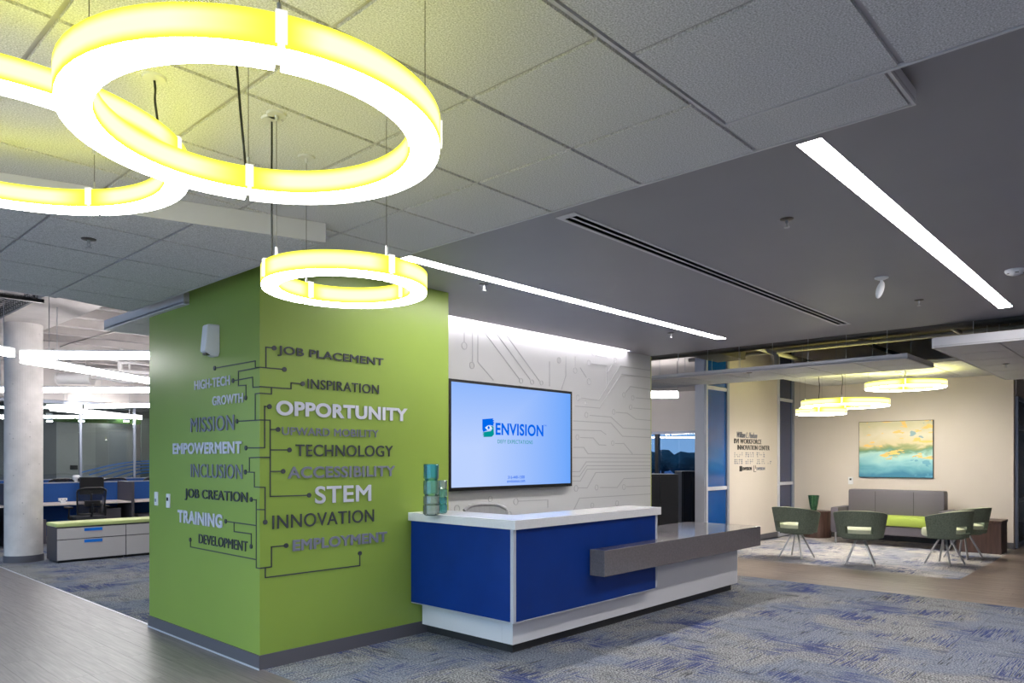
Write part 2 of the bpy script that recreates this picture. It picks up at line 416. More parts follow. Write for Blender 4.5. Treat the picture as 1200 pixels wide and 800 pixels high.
def cloud(name, z, xs, ys, th=.062, edge=True):
    r = struct_empty(name)
    x0, x1, y0, y1 = min(xs), max(xs), min(ys), max(ys)
    tiles_poly(r, z, sorted(xs), sorted(ys))
    g = MB()
    for x in xs: g.box(x-.012, y0, z+.011, x+.012, y1, z+.022)
    for y in ys: g.box(x0, y-.012, z+.0112, x1, y+.012, z+.0218)
    g.build('grid_bars', M['tee'], r)
    e = MB(); t = .012
    e.box(x0-t, y0-t, z-.001, x0, y1+t, z+th).box(x1, y0-t, z-.001, x1+t, y1+t, z+th).box(x0, y0-t, z-.001, x1, y0, z+th).box(x0, y1, z-.001, x1, y1+t, z+th)
    e.build('edge_trim', M['trim_metal'], r)
    box_obj('backing', M['tee'], (x0, y0, z+.024), (x1, y1, z+th-.002), r)
    return r
# A : large tiled ceiling over the entrance
zA = 3.0
def A(px, py): return onz(px, py, zA)
ax = [3.335-.0] ; axs = [3.335]
pA = [A(890, 180).x]
g1 = A(669.5, 174.4); g2 = A(554.4, 114.4); g3 = A(559.2, 214.5)
px_ = (g1.x-g2.x); py_ = (g3.y-g1.y)
print('A pitch', px_, py_, g1, g2, 'edge x', A(752, 217).x, A(1073, 128))
axe = A(752, 217).x
axs = [g1.x - k*px_ for k in range(0, 14)][::-1] + [axe]
ays = [g1.y + k*py_ for k in range(-1, 4)]
ays = [A(1073, 128).y] + ays + [4.95]
ayn = [A(1073, 128).y - k*py_ for k in range(1, 10)][::-1]
cloud('ceiling', zA, axs, ays)
cloud('ceiling.016', zA, axs[:-2], [4.975+py_*k for k in range(5)])
# the lower cloud at the upper right of the picture
zBc = 2.86
q = onz(850, 146, zBc); q2 = onz(745, 63, zBc); q3 = onz(1058, 78, zBc)
bpx = q.x-q2.x; bpy_ = q.y-q3.y
print('B', q, bpx, bpy_)
cloud('ceiling.001', zBc, [q.x-k*bpx for k in range(0, 12)], [q.y-k*bpy_ for k in range(0, 10)])
# C : lower tiled ceiling left, its front fascia runs at a slant
zC = 2.88
C0 = onz(378, 284, zC); C1 = onz(155, 252, zC); ce = C0.x
sl = (C1.y-C0.y)/(C1.x-C0.x)
cg = onz(60, 251, zC); cg2 = onz(189, 281, zC); cg3 = onz(113, 323, zC)
cpx = cg2.x-cg.x; cpy = (cg3.y-cg2.y)/2
print('C', C0, C1, sl, cg, cg2, cg3, cpx, cpy)
xf = lambda x: C0.y+sl*(x-C0.x)
far0, far1 = onz(147.5, 364, zC), onz(48, 344, zC); slf = (far1.y-far0.y)/(far1.x-far0.x); print('C far', far0, far1)
yfar = lambda x: far0.y+slf*(x-far0.x)
cc = struct_empty('ceiling.002')
cxs = sorted([cg2.x-k*cpx for k in range(-0, 6)])+[ce]
cys = [cg2.y+k*cpy for k in range(-3, 14)]
for i in range(len(cxs)-1):
    for j in range(len(cys)-1):
        a, b = cxs[i]+.009, cxs[i+1]-.009; c_, d_ = cys[j]+.009, cys[j+1]-.009
        pts = [(a, c_), (b, c_), (b, d_), (a, d_)]
        for f, sgn in ((xf, 1), (yfar, -1)):
            out = []
            for k in range(len(pts)):
                p, r_ = pts[k], pts[(k+1) % len(pts)]
                s0, s1 = sgn*(p[1]-f(p[0])), sgn*(r_[1]-f(r_[0]))
                if s0 >= 0: out.append(p)
                if s0*s1 < 0:
                    t_ = s0/(s0-s1); out.append((p[0]+t_*(r_[0]-p[0]), p[1]+t_*(r_[1]-p[1])))
            pts = out
            if len(pts) < 3: break
        if len(pts) < 3: continue
        mb = MB().poly([(x, y, zC) for x, y in pts], (0, 0, .02)); mb.build('ceiling_tile', M['tile'], cc)
xl = cxs[0]
MB().poly([(xl, xf(xl)+.001, zC+.012), (ce, xf(ce)+.001, zC+.012), (ce, yfar(ce), zC+.012), (xl, yfar(xl), zC+.012)], (0, 0, .012)).build('grid_bars', M['tee'], cc)
MB().poly([(xl, xf(xl)-.012, zC-.001), (ce+.012, xf(ce+.012)-.012, zC-.001), (ce+.012, xf(ce+.012), zC-.001), (xl, xf(xl), zC-.001)], (0, 0, .119)).build('fascia', M['trim_metal'], cc)
MB().poly([(ce, xf(ce), zC-.001), (ce+.012, xf(ce), zC-.001), (ce+.012, yfar(ce), zC-.001), (ce, yfar(ce), zC-.001)], (0, 0, .119)).build('edge_trim', M['trim_metal'], cc)
MB().poly([(xl, yfar(xl), zC-.001), (ce+.012, yfar(ce), zC-.001), (ce+.012, yfar(ce)+.012, zC-.001), (xl, yfar(xl)+.012, zC-.001)], (0, 0, .1)).build('edge_trim', M['trim_metal'], cc)
# D : smooth grey soffit with recessed fixtures
zD = 3.08; DX0, DX1 = -6.5, 9.44; DY0, DY1 = -5.4, 5.79
cuts = [(onz(472, 302, zD).x, 4.30, 8.69, 4.43), (3.56, 1.275, 8.84, 1.40), (3.56, -1.75, 8.84, -1.62)]
dm = MB()
ybr = sorted({DY0, DY1, *[c[1] for c in cuts], *[c[3] for c in cuts], 2.80, 2.93})
cuts2 = cuts+[(3.59, 2.80, 8.72, 2.93)]
for y0, y1 in zip(ybr, ybr[1:]):
    hit = [c for c in cuts2 if abs(c[1]-y0) < 1e-6]
    if hit:
        c = hit[0]; dm.box(DX0, y0, zD, c[0], y1, zD+.14).box(c[2], y0, zD, DX1, y1, zD+.14)
    else: dm.box(DX0, y0, zD, DX1, y1, zD+.14)
dm.box(8.78, DY1, zD, DX1, 5.87, zD+.14)
struct('ceiling.003', dm, M['soffit'])
dcap = MB().box(DX0, DY0, zD+.141, DX1, 5.9, zD+.18); struct('ceiling.004', dcap, M['soffit'])
def linear_light(c, label, nm='linear_ceiling_light'):
    t = thing(nm, label, 'ceiling light', ((c[0]+c[2])/2, (c[1]+c[3])/2, zD))
    cx, cy = t.location.x, t.location.y; hx, hy = (c[2]-c[0])/2, (c[3]-c[1])/2
    MB().box(-hx+.004, -hy+.004, .001, hx-.004, hy-.004, .012).build('diffuser', M['linear'], t)
    MB().box(-hx, -hy, .0, hx, -hy+.003, .05).box(-hx, hy-.003, 0, hx, hy, .05).box(-hx, -hy, 0, -hx+.003, hy, .05).box(hx-.003, -hy, 0, hx, hy, .05).build('frame', M['trim_metal'], t)
    MB().box(-hx+.004, -hy+.004, .06, hx-.004, hy-.004, .11).build('housing', M['trim_metal'], t)
linear_light(cuts[0], 'long recessed white strip light in grey ceiling nearest the green wall')
linear_light(cuts[1], 'wide recessed white strip light in grey ceiling at upper right')
linear_light(cuts[2], 'added unseen strip light right of the picture, brightening the carpet')  # added out of view for more light on the carpet
# slot washer
sl_t = thing('wall_washer_light', 'hidden cove strip light washing the white relief wall from above', 'ceiling light', (6.65, 5.84, 3.17))
MB().box(-2.1, -.03, 0.0, 2.12, .02, .02).build('diffuser', M['slot'], sl_t)
MB().box(-2.1, -.035, .02, 2.12, .03, .045).build('housing', M['white'], sl_t)
# slot diffuser grille
gr = thing('slot_air_diffuser', 'long narrow double slot air diffuser in grey ceiling', 'vent', (6.155, 2.865, zD))
hx = 2.565
MB().box(-hx, -.065, .03, hx, .065, .06).build('dark_plenum', M['black'], gr)
MB().box(-hx, -.0495, .001, hx, -.048, .03).box(-hx, .048, .001, hx, .0495, .03).box(-hx+.06, -.0075, .001, hx-.06, .0075, .03).build('dark_liner', M['black'], gr)
MB().box(-hx, -.075, -.004, hx, -.0505, -.0005).box(-hx, .0505, -.004, hx, .075, -.0005).box(-hx, -.05, -.004, -hx+.06, .05, .004).box(hx-.06, -.05, -.004, hx, .05, .004).build('frame', M['trim_metal'], gr)
MB().box(-hx+.06, -.008, -.003, hx-.06, .008, .0005).build('divider_bar', M['trim_metal'], gr)
for yy in (-.029, .029): MB().box(-hx+.06, yy-.0015, .022, hx-.06, yy+.0015, .028).build('vane', M['black'], gr)

# ================================================================ white relief wall with circuit pattern
YW = 5.88
ww = struct('wall_back', MB().box(4.548, YW, 0, 9.43, YW+.22, 3.32), M['relief'])
struct('trim_2', MB().box(9.431, YW-.004, 0, 9.443, YW+.224, 3.07), mat('yellow_green_edge', srgb(196, 200, 120), .5))
struct('baseboard_back', MB().box(4.56, YW-.012, 0, 9.43, YW, .105), M['base'])
def wp(x, y): 
    p = ony(x, y, YW); return (p.x, p.z)
wall_lines = [
 [(564,384),(608,443)], [(577,384),(621,444)], [(591,389),(632,446)], [(560,382),(560,424),(578,445)], [(553.5,388),(553.5,423)], [(544,385),(544,400)],
 [(644,424),(644,452)], [(663,418),(663,440),(658,456)], [(674,418),(674,429)], [(680,431),(687,442)], [(698,416.5),(711,419)], [(693,426),(711,428.5),(711,450)], [(718,427),(711,438)],
 [(763,434),(727,428.7),(701.7,469.2),(681,466)], [(763,442.7),(728,438.2),(702.5,478),(674,475.7)], [(764,456.5),(738.5,452.7),(733,460)], [(745,466),(764,467.5)], [(742,478),(764,479.5)],
 [(722,483),(735,484),(745,491),(764,492.5)], [(691,486.5),(716,488.5),(730,501.5),(764,503.5)], [(672,493),(716,495.5),(729.5,511),(764,512.5)],
 [(671,503.5),(704,504.5),(710,509)], [(680,512.5),(695,513),(702,521),(710,521.5)], [(721,519.5),(731,519.5),(741,531.5)], [(672,524),(684,524),(689,531.5),(764,532.5)], [(671,536),(764,536.5)],
 [(671,552.5),(679,552.5),(687,541),(764,541)], [(671,558),(679,558),(687.5,545.5),(764,545.5)], [(671,563.5),(680,563.5),(688,549.5),(764,549)],
 [(678,571.5),(688,571.5),(698,553.5),(764,552)], [(703,571),(723,571),(731,560.5),(764,559.5)], [(734,570),(764,569)], [(672,598),(679,583.5),(764,578.5)],
 [(608,587),(642,585.5),(642,594)], [(608,452),(640,458),(650,470)],
]
wall_dots = [(610.5,446,3.2),(623.5,447.5,3),(634.5,448.5,2.8),(544,405,4.6),(553,428,4.2),(655,422,3.6),(674,434,3.6),(690,447,3.8),(695,413,3.2),(690,425,3.4),(721,422,3.4),(677,466,3.6),
 (731,462.5,3),(741.5,466,3),(739,477,3),(719,482.5,3.2),(687,486,3.4),(676.5,512,3.2),(718,519,3),(675,572,3.8),(699,571,3.4),(731,570.5,3.4),(694,592,3.2),(723,589.5,3.2),
 (535.5,596,4.6),(574.5,584.5,3.6),(604.5,587.5,4.2),(597,602,3.2),(686,472,2.4)]
def strip(mb, pts, wd, plane, off, th):
    # pts in (u,z); plane maps (u,z,n)->xyz
    for (u0, z0), (u1, z1) in zip(pts, pts[1:]):
        d = Vector((u1-u0, z1-z0)); L = d.length
        if L < 1e-5: continue
        d /= L; n = Vector((-d.y, d.x))*wd/2; e = d*wd/2
        a, b = Vector((u0, z0))-e, Vector((u1, z1))+e
        c4 = [a-n, b-n, b+n, a+n]
        lo = [mb.bm.verts.new(plane(v.x, v.y, off)) for v in c4]; hi = [mb.bm.verts.new(plane(v.x, v.y, off+th)) for v in c4]
        mb.bm.faces.new(hi); mb.bm.faces.new(lo[::-1])
        for i in range(4): mb.bm.faces.new((lo[i], lo[(i+1) % 4], hi[(i+1) % 4], hi[i]))
planeW = lambda u, z, n: (u, YW-n, z)
def disc(mb, u, z, r, plane, off, th, n=20, hole=0):
    ring = [(u+r*math.cos(2*PI*k/n), z+r*math.sin(2*PI*k/n)) for k in range(n)]
    hi = [mb.bm.verts.new(plane(a, b, off+th)) for a, b in ring]; lo = [mb.bm.verts.new(plane(a, b, off)) for a, b in ring]
    for i in range(n): mb.bm.faces.new((lo[i], lo[(i+1) % n], hi[(i+1) % n], hi[i]))
    if hole:
        hr = [(u+r*hole*math.cos(2*PI*k/n), z+r*hole*math.sin(2*PI*k/n)) for k in range(n)]
        h1 = [mb.bm.verts.new(plane(a, b, off+th)) for a, b in hr]; l1 = [mb.bm.verts.new(plane(a, b, off)) for a, b in hr]
        for i in range(n):
            j = (i+1) % n
            mb.bm.faces.new((hi[i], hi[j], h1[j], h1[i])); mb.bm.faces.new((h1[i], h1[j], l1[j], l1[i]))
    else: mb.bm.faces.new(hi)
for L_ in wall_lines:
    mb = MB(); strip(mb, [wp(min(p[0], 763), p[1]) for p in L_], .011, planeW, .0, .003); mb.build('circuit_trace', M['line_shade'], ww)
for (x, y, r) in wall_dots:
    u, z = wp(x, y); u2, z2 = wp(x, y-r); rr = abs(z2-z)
    mb = MB(); disc(mb, u, z, rr, planeW, 0, .003, 24, .80); mb.build('circuit_node', M['line_shade'], ww)
sm = MB()
for X in (5.0,):
    sm.box(X-.002, YW-.0006, .1, X+.002, YW+.001, 3.05)
sm.build('panel_joint', M['base'], ww)

# ================================================================ television
YT = 5.80
ta, tb = ony(526, 443, YT), ony(670, 569, YT)
tvw, tz0, tz1 = tb.x-ta.x, ony(670, 569.3, YT).z, ony(526, 443.2, YT).z
tv = thing('television', 'large wall mounted flat screen showing a blue and teal logo', 'television', ((ta.x+tb.x)/2, YT, (tz0+tz1)/2))
hw, hh = tvw/2, (tz1-tz0)/2
print('tv', tvw, 2*hh)
MB().box(-hw, 0, -hh, hw, .05, hh).build('housing', M['black'], tv, bev=.004)
MB().box(-hw*.4, .05, -hh*.4, hw*.4, .078, hh*.4).build('wall_mount', M['black'], tv)
b_ = .03
MB().box(-hw, -.006, -hh, -hw+b_, 0, hh).box(hw-b_, -.006, -hh, hw, 0, hh).box(-hw+b_, -.006, hh-b_, hw-b_, 0, hh).box(-hw+b_, -.006, -hh, hw-b_, 0, -hh+b_*1.3).build('bezel', M['black'], tv)
scm = bpy.data.materials.new('screen_image'); scm.use_nodes = True; N = scm.node_tree.nodes; Lk = scm.node_tree.links; N.clear()
t_ = N.new('ShaderNodeTexCoord'); s_ = N.new('ShaderNodeSeparateXYZ'); Lk.new(t_.outputs['Object'], s_.inputs[0])
m1 = N.new('ShaderNodeMapRange'); m1.inputs[1].default_value = -.55*hw; m1.inputs[2].default_value = hw; Lk.new(s_.outputs['X'], m1.inputs[0])
m2 = N.new('ShaderNodeMapRange'); m2.inputs[1].default_value = -.2*hh; m2.inputs[2].default_value = hh*1.1; m2.inputs[4].default_value = .7; Lk.new(s_.outputs['Z'], m2.inputs[0])
ad_ = N.new('ShaderNodeMath'); ad_.operation = 'MAXIMUM'; Lk.new(m1.outputs[0], ad_.inputs[0]); Lk.new(m2.outputs[0], ad_.inputs[1])
rr_ = N.new('ShaderNodeValToRGB'); Lk.new(ad_.outputs[0], rr_.inputs[0])
rr_.color_ramp.elements[0].color = srgb(188, 210, 255); rr_.color_ramp.elements[1].color = srgb(108, 166, 252)
em_ = N.new('ShaderNodeEmission'); Lk.new(rr_.outputs[0], em_.inputs[0]); em_.inputs[1].default_value = L_SCREEN
o_ = N.new('ShaderNodeOutputMaterial'); Lk.new(em_.outputs[0], o_.inputs[0])
MB().box(-hw+b_, -.003, -hh+b_*1.3, hw-b_, -.0005, hh-b_).build('screen', scm, tv)

# ---------------------------------------------------------------- lettering
def text_bm(body, W, H, off=0.0, ext=.5, shear=0, res=6, space=1.0):
    cu = bpy.data.curves.new('t', 'FONT'); cu.body = body; cu.size = 1; cu.bevel_depth = off; cu.bevel_resolution = 0; cu.extrude = max(.02, ext-off); cu.resolution_u = res; cu.shear = shear; cu.space_character = space
    ob = bpy.data.objects.new('t', cu); COL.objects.link(ob)
    dg = bpy.context.evaluated_depsgraph_get(); me = bpy.data.meshes.new_from_object(ob.evaluated_get(dg))
    bm = bmesh.new(); bm.from_mesh(me); bmesh.ops.remove_doubles(bm, verts=bm.verts, dist=1e-5)
    bpy.data.objects.remove(ob); bpy.data.curves.remove(cu); bpy.data.meshes.remove(me)
    xs = [v.co.x for v in bm.verts]; ys = [v.co.y for v in bm.verts]
    x0, x1, y0, y1 = min(xs), max(xs), min(ys), max(ys)
    for v in bm.verts:
        v.co.x = (v.co.x-x0)/(x1-x0)*W; v.co.y = (v.co.y-y0)/(y1-y0)*H
        v.co.z = min(1, max(0, (v.co.z+ext)/(2*ext)))
    return bm
def islands(bm):
    seen = set(); out = []
    bm.verts.ensure_lookup_table()
    for v in bm.verts:
        if v.index in seen: continue
        st = [v]; seen.add(v.index); comp = []
        while st:
            a = st.pop(); comp.append(a)
            for e in a.link_edges:
                b = e.other_vert(a)
                if b.index not in seen: seen.add(b.index); st.append(b)
        out.append(comp)
    out.sort(key=lambda c: min(x.co.x for x in c)); return out
def letters(body, parent, plane, u0, z0, W, H, m, off, depth, name='letter', standoff=0, skew=(0, 0), split=True, space=1.06, shear=0, mtl=None):
    """plane(u,z,n)->xyz in the parent's local space"""
    bm = text_bm(body, W, H, off, space=space, shear=shear)
    bm.verts.index_update()
    comps = islands(bm) if split else [list(bm.verts)]
    for comp in comps:
        S = set(comp); fs = [f for f in bm.faces if f.verts[0] in S]
        if not fs: continue
        idx = {v: i for i, v in enumerate(comp)}
        vs_ = [plane(u0+v.co.x, z0+v.co.y, standoff+v.co.z*depth) for v in comp]
        me = bpy.data.meshes.new(name); me.from_pydata(vs_, [], [[idx[v] for v in f.verts] for f in fs]); me.materials.append(m)
        o = bpy.data.objects.new(name, me); COL.objects.link(o); o.parent = parent
    bm.free()
words_R = [('JOB PLACEMENT',(325,404.9,417.6),(448.7,419.7,430.6),'dk',.018),('INSPIRATION',(360,443.9,455),(443.5,450.9,461.7),'dk',0),
 ('OPPORTUNITY',(323,468.7,487),(477,478.7,493.2),'lt',.045),('UPWARD MOBILITY',(330,500,510),(443,503.7,512),'md',.01),
 ('TECHNOLOGY',(346,520.8,534.4),(459.8,521.7,534.9),'dk',0.004),('ACCESSIBILITY',(336.6,547,560.4),(462.6,545,558),'md',.028),
 ('STEM',(368.6,569.3,590),(434.3,567.8,587),'lt',.02),('INNOVATION',(318.7,603.3,619.3),(437.7,596.5,611.4),'dk',0),
 ('EMPLOYMENT',(342.5,632,645),(453,622.7,634.8),'md',.04)]
words_L = [('HIGH-TECH',(229,445.3,456.2),(270.3,440.6,451.9),'lt',.018),('GROWTH',(250,464.4,474.8),(285.7,460.3,472),'lt',.018),
 ('MISSION',(224.4,489.4,506.3),(275.4,486,504),'md',.006),('EMPOWERMENT',(203.7,519,532),(284.2,516.9,531.5),'lt',.04),
 ('INCLUSION',(224.6,543.4,559),(285,543.9,561),'md',0),('JOB CREATION',(217.7,572.4,586),(291,576,592),'dk',.01),
 ('TRAINING',(209.4,597,612.4),(261.5,602.3,618),'lt',.04),('DEVELOPMENT',(234,625.5,636.7),(291,633.8,645.7),'dk',0)]
tone = {'dk': 'charcoal', 'md': 'mid grey', 'lt': 'light grey'}
for face, ws in (('R', words_R), ('L', words_L)):
    for (body, l, r, mm_, off) in ws:
        f = (lambda x, y: ony(x, y, YB)) if face == 'R' else (lambda x, y: onx(x, y, XB))
        a, b, c_, d_ = f(l[0], l[1]), f(l[0], l[2]), f(r[0], r[1]), f(r[0], r[2])
        zt, zb = (a.z+c_.z)/2, (b.z+d_.z)/2
        ua, ub = (a.x, c_.x) if face == 'R' else (-a.y, -c_.y)
        loc = (a.x, YB, zb) if face == 'R' else (XB, a.y, zb)
        t = thing('wall_lettering', 'raised %s letters reading %s on the %s face of the green pier' % (tone[mm_], body, 'right' if face == 'R' else 'left'), 'lettering', loc, 0, 'raised words on the green pier')
        pl = (lambda u, z, n: (u, -n, z)) if face == 'R' else (lambda u, z, n: (-n, -u, z))
        letters(body, t, pl, 0, 0, ub-ua, zt-zb, M['letter_'+mm_], off*.85, .006, standoff=.004)
# circuit lines on the pier
K = 304.5
nets = [
 ('dark circuit line with dots beside JOB PLACEMENT, top of the green pier',
  [('L', [(252,431.3),(299.4,422.8),(299.6,430.6)]), ('L', [(279.7,435),(K,430.4)]), ('L', [(299.6,430.6),(K,430.4)]), ('R', [(K,430.2),(333,432.7)]), ('R', [(311.5,430.5),(311.5,406.7),(321,407.7)])],
  [('L',252,431.3),('R',321,407.7),('R',333,432.7)]),
 ('dark circuit line linking HIGH-TECH and GROWTH to INSPIRATION round the corner',
  [('L', [(273.5,446),(279.7,445),(296.2,442),(296.8,453.8),(K,453.2)]), ('L', [(279.7,435),(279.7,451.9),(288.5,451.3),(288.5,466)]), ('R', [(K,452.8),(341,455.5),(341,448.5),(354.5,449.5)])],
  [('L',273.5,446),('L',288.5,466),('R',354.5,449.5)]),
 ('dark circuit tree from MISSION with branches to UPWARD MOBILITY, TECHNOLOGY, ACCESSIBILITY and STEM',
  [('L', [(278.2,493.5),(K,492)]), ('L', [(299.4,492.2),(299.4,461.3),(K,460.7)]), ('R', [(K,460.5),(318,461.5),(318,454.5)]), ('R', [(K,491.9),(316.5,492.2),(316.5,581.5),(362,580)]),
   ('R', [(316.5,503),(325.5,503)]), ('R', [(316.5,527),(339,527)]), ('R', [(316.5,552.2),(331.5,552)]), ('R', [(K,535.7),(316.5,535.7)]), ('L', [(292.5,552.4),(292.5,536.2),(K,535.7)])],
  [('L',278.2,493.5),('R',325.5,503),('R',339,527),('R',331.5,552),('R',362,580)]),
 ('dark circuit line linking EMPOWERMENT to OPPORTUNITY round the corner',
  [('L', [(288.7,524.7),(K,524.5)]), ('R', [(K,524.4),(310,524.4),(310,476),(315.5,476.2)])], [('L',288.7,524.7),('R',315.5,476.2)]),
 ('dark circuit line linking INCLUSION to INNOVATION round the corner',
  [('L', [(288,552.8),(298.4,553.3),(298.4,570.4),(K,570.6)]), ('R', [(K,570.7),(310.5,570.8),(310.5,611.5)])], [('L',288,552.8),('R',310.5,611.5)]),
 ('dark circuit tree low on the green pier from JOB CREATION and TRAINING to EMPLOYMENT',
  [('L', [(294.8,585),(300.6,585.5),(300.6,665),(K,665.6)]), ('L', [(300.6,596.8),(K,596.9)]), ('R', [(K,596.9),(310.5,597)]), ('L', [(265,610.6),(300.6,615.5)]),
   ('L', [(274.6,612),(274.6,622.6),(294.8,625.3),(294.8,640)]), ('L', [(223.5,632.2),(223.5,640.5),(300.6,655.4)]), ('R', [(K,665.6),(318,663.8),(318,640.6),(335,639)]), ('R', [(310.7,664.8),(310.7,676.5),(421.5,662.3),(421.5,648)])],
  [('L',294.8,585),('L',265,610.6),('L',294.8,640),('L',223.5,632.2),('R',335,639),('R',421.5,648)])]
planeR = lambda u, z, n: (u, YB-n, z)
planeL = lambda u, z, n: (XB-n, -u, z)
for label, lines, dots in nets:
    t = thing('circuit_line', label, 'wall graphic', (XB, YB, 1.6), 0, 'circuit lines on the green pier')
    for face, pts in lines:
        q_ = []
        for p in pts:
            v = ony(*p, YB) if face == 'R' else onx(*p, XB)
            q_.append((v.x-XB, v.z-1.6) if face == 'R' else (-(v.y-YB), v.z-1.6))
        mb = MB(); strip(mb, q_, .0085, (lambda u, z, n: (u, -n, z)) if face == 'R' else (lambda u, z, n: (-n, -u, z)), 0.0005, .004)
        mb.build('line', M['letter_dk'], t)
    for face, x, y in dots:
        v = ony(x, y, YB) if face == 'R' else onx(x, y, XB)
        u, z = (v.x-XB, v.z-1.6) if face == 'R' else (-(v.y-YB), v.z-1.6)
        mb = MB(); disc(mb, u, z, .018, (lambda u, z, n: (u, -n, z)) if face == 'R' else (lambda u, z, n: (-n, -u, z)), .0005, .007, 16)
        mb.build('dot', M['letter_dk'], t)
# screen graphics
tvx, tvz = tv.location.x, tv.location.z
def sp(x, y):
    p = ony(x, y, YT); return (p.x-tvx, p.z-tvz)
SB = emit('screen_blue', srgb(0, 104, 236), 1.0); ST = emit('screen_teal', srgb(0, 150, 150), 1.0); SW = emit('screen_white', srgb(225, 240, 255), 1.0)
plT = lambda u, z, n: (u, -.0032-n, z)
def ztext(body, x0, yt, yb, x1, m, off, nm):
    a = sp(x0, yt); b = sp(x0, yb); c_ = sp(x1, (yt+yb)/2)
    letters(body, tv, plT, a[0], b[1], c_[0]-a[0], a[1]-b[1], m, off, .0006, name=nm, split=False)
ztext('ENVISION', 580.5, 495, 509.5, 636.5, SB, .03, 'screen_title')
ztext('TM', 637, 497.5, 499.5, 640, SB, 0, 'screen_mark')
ztext('DEFY EXPECTATIONS', 583, 514.8, 519.3, 624, ST, 0, 'screen_tagline')
ztext('316-440-1500', 595, 557.3, 561, 614.5, SB, .01, 'screen_phone')
ztext('envisionus.com', 594, 562, 565.4, 615, SB, .01, 'screen_address')
def spoly(pts, m, nm, d=.0006):
    q_ = [sp(*p) for p in pts]; mb = MB(); mb.poly([(u, -.0033-d, z) for u, z in q_], (0, d, 0)); mb.build(nm, m, tv)
spoly([(565,491),(578,490),(577,491.6),(579,492.4),(577.5,493.8),(579,495),(578,496.5),(578,499),(575,498),(572,498),(568,501),(571,504),(566,506),(565,503)], SB, 'logo_block')
spoly([(578,499.5),(578.6,509),(576,511.6),(566,511.9),(567,510.6),(565,510),(567,509),(565,508),(567,507.2),(565,506.4),(571,505.5),(575,505),(577,502),(575,499)], ST, 'logo_block')
spoly([(568,501),(571,498.6),(574,498.6),(576.5,501.2),(574,503.6),(571,503.6)], SW, 'logo_eye', .0009)
u_, z_ = sp(572.3, 501); mb = MB(); disc(mb, u_, z_, .018, plT, .0009, .0006, 16); mb.build('logo_pupil', SB, tv)

# ================================================================ ring lamps
def ring_lamp(name, label, cx, cy, z, R, Wd, H, brk, ztop, group, white=M['ringwhite'], cables=(), seg_gap=.018, cord=None, topm=M['yellowtop']):
    t = thing(name, label, 'pendant light', (cx, cy, z), 0, group)
    n = len(brk); br = sorted(brk)
    for i in range(n):
        a0 = br[i]; a1 = br[(i+1) % n]+(2*PI if i == n-1 else 0); g = seg_gap/R
        seg = 28
        MB().arcband(R-Wd+.003, R-.003, 0, .012, a0+g/2, a1-g/2, seg).build('bottom_diffuser', white, t)
        MB().arcband(R-Wd+.006, R-.006, H-.006, H-.003, a0+g/2, a1-g/2, seg).build('top_diffuser', topm, t)
        for rr, nm in ((R, 'outer_panel'), (R-Wd, 'inner_panel')):
            bm = bmesh.new(); uvl = bm.loops.layers.uv.new('UVMap'); pv = None; th = .003
            for k in range(seg+1):
                f = k/seg; a = a0+g/2+(a1-a0-g)*f
                cur = [bm.verts.new(((rr-d)*math.cos(a), (rr-d)*math.sin(a), zz)) for d, zz in ((0, .0125), (0, H), (th, H), (th, .0125))] if nm == 'outer_panel' else \
                      [bm.verts.new(((rr+d)*math.cos(a), (rr+d)*math.sin(a), zz)) for d, zz in ((0, .0125), (0, H), (th, H), (th, .0125))]
                if pv:
                    for q_ in range(4):
                        j = (q_+1) % 4
                        fc = bm.faces.new((pv[q_], pv[j], cur[j], cur[q_]))
                        vals = {0: (0, 1), 1: (1, 1), 2: (1, 0), 3: (0, 0)}[q_]
                        us = [((k-1)/seg, vals[0]), ((k-1)/seg, vals[1]), (k/seg, vals[1]), (k/seg, vals[0])]
                        for lp, uv in zip(fc.loops, us): lp[uvl].uv = uv
                pv = cur
            me = bpy.data.meshes.new(nm); bm.to_mesh(me); bm.free(); me.materials.append(M['ringside'])
            o = bpy.data.objects.new(nm, me); COL.objects.link(o); o.parent = t
        # clip between segments
        ca = a0; c_, s_ = math.cos(ca), math.sin(ca); mb = MB()
        mb.box(R-Wd-.006, -seg_gap*.75, .02, R+.006, seg_gap*.75, H+.006, rot=(0, 0, ca), c=(0, 0, 0))
        ck = mb.build('clip', M['bracket'], t)
    for a in cables:
        rm = R-Wd/2; x, y = rm*math.cos(a), rm*math.sin(a)
        MB().cyl((x, y, H), (x, y, H+.05), .006, n=10).build('cable_gripper', M['chrome'], t)
        MB().cyl((x, y, H+.05), (x, y, ztop-z-.01), .0012 if R < .5 or True else .002, n=6).build('suspension_cable', M['dkchrome'], t)
        MB().cyl((x, y, ztop-z-.008), (x, y, ztop-z+.0), .038, .042, n=24).cyl((x, y, ztop-z-.03), (x, y, ztop-z-.008), .007, n=10).build('canopy', M['trim_metal'], t)
    if cord:
        for a, jx, jy in cord:
            rm = R-Wd/2; x, y = rm*math.cos(a), rm*math.sin(a); pts = []
            for k in range(13):
                f = k/12; wob = .012*math.sin(f*9)
                pts.append((x+jx*(f)+wob*.6, y+jy*f+wob, H+.01+(ztop-z-H-.02)*f))
            MB().path(pts, .0045, 6).build('power_cord', M['cable'], t)
            MB().cyl((x+jx, y+jy, ztop-z-.008), (x+jx, y+jy, ztop-z), .04, .045, n=24).build('power_canopy', M['trim_metal'], t)
    return t
def ang(cx, cy, p): return math.atan2(p.y-cy, p.x-cx)
R1 = (1.104, 2.045, 2.5, .536)
def brk_px(c, lst): return [ang(c[0], c[1], onz(x, y, c[2])) for x, y in lst]
b1 = brk_px(R1, [(330, 60), (490, 178), (293, 222)]); b1.append(b1[0]+PI) if False else None
a4 = brk_px(R1, [(84, 80)])[0]
print('ring1 brackets deg', [round(math.degrees(a)) for a in b1+[a4]])
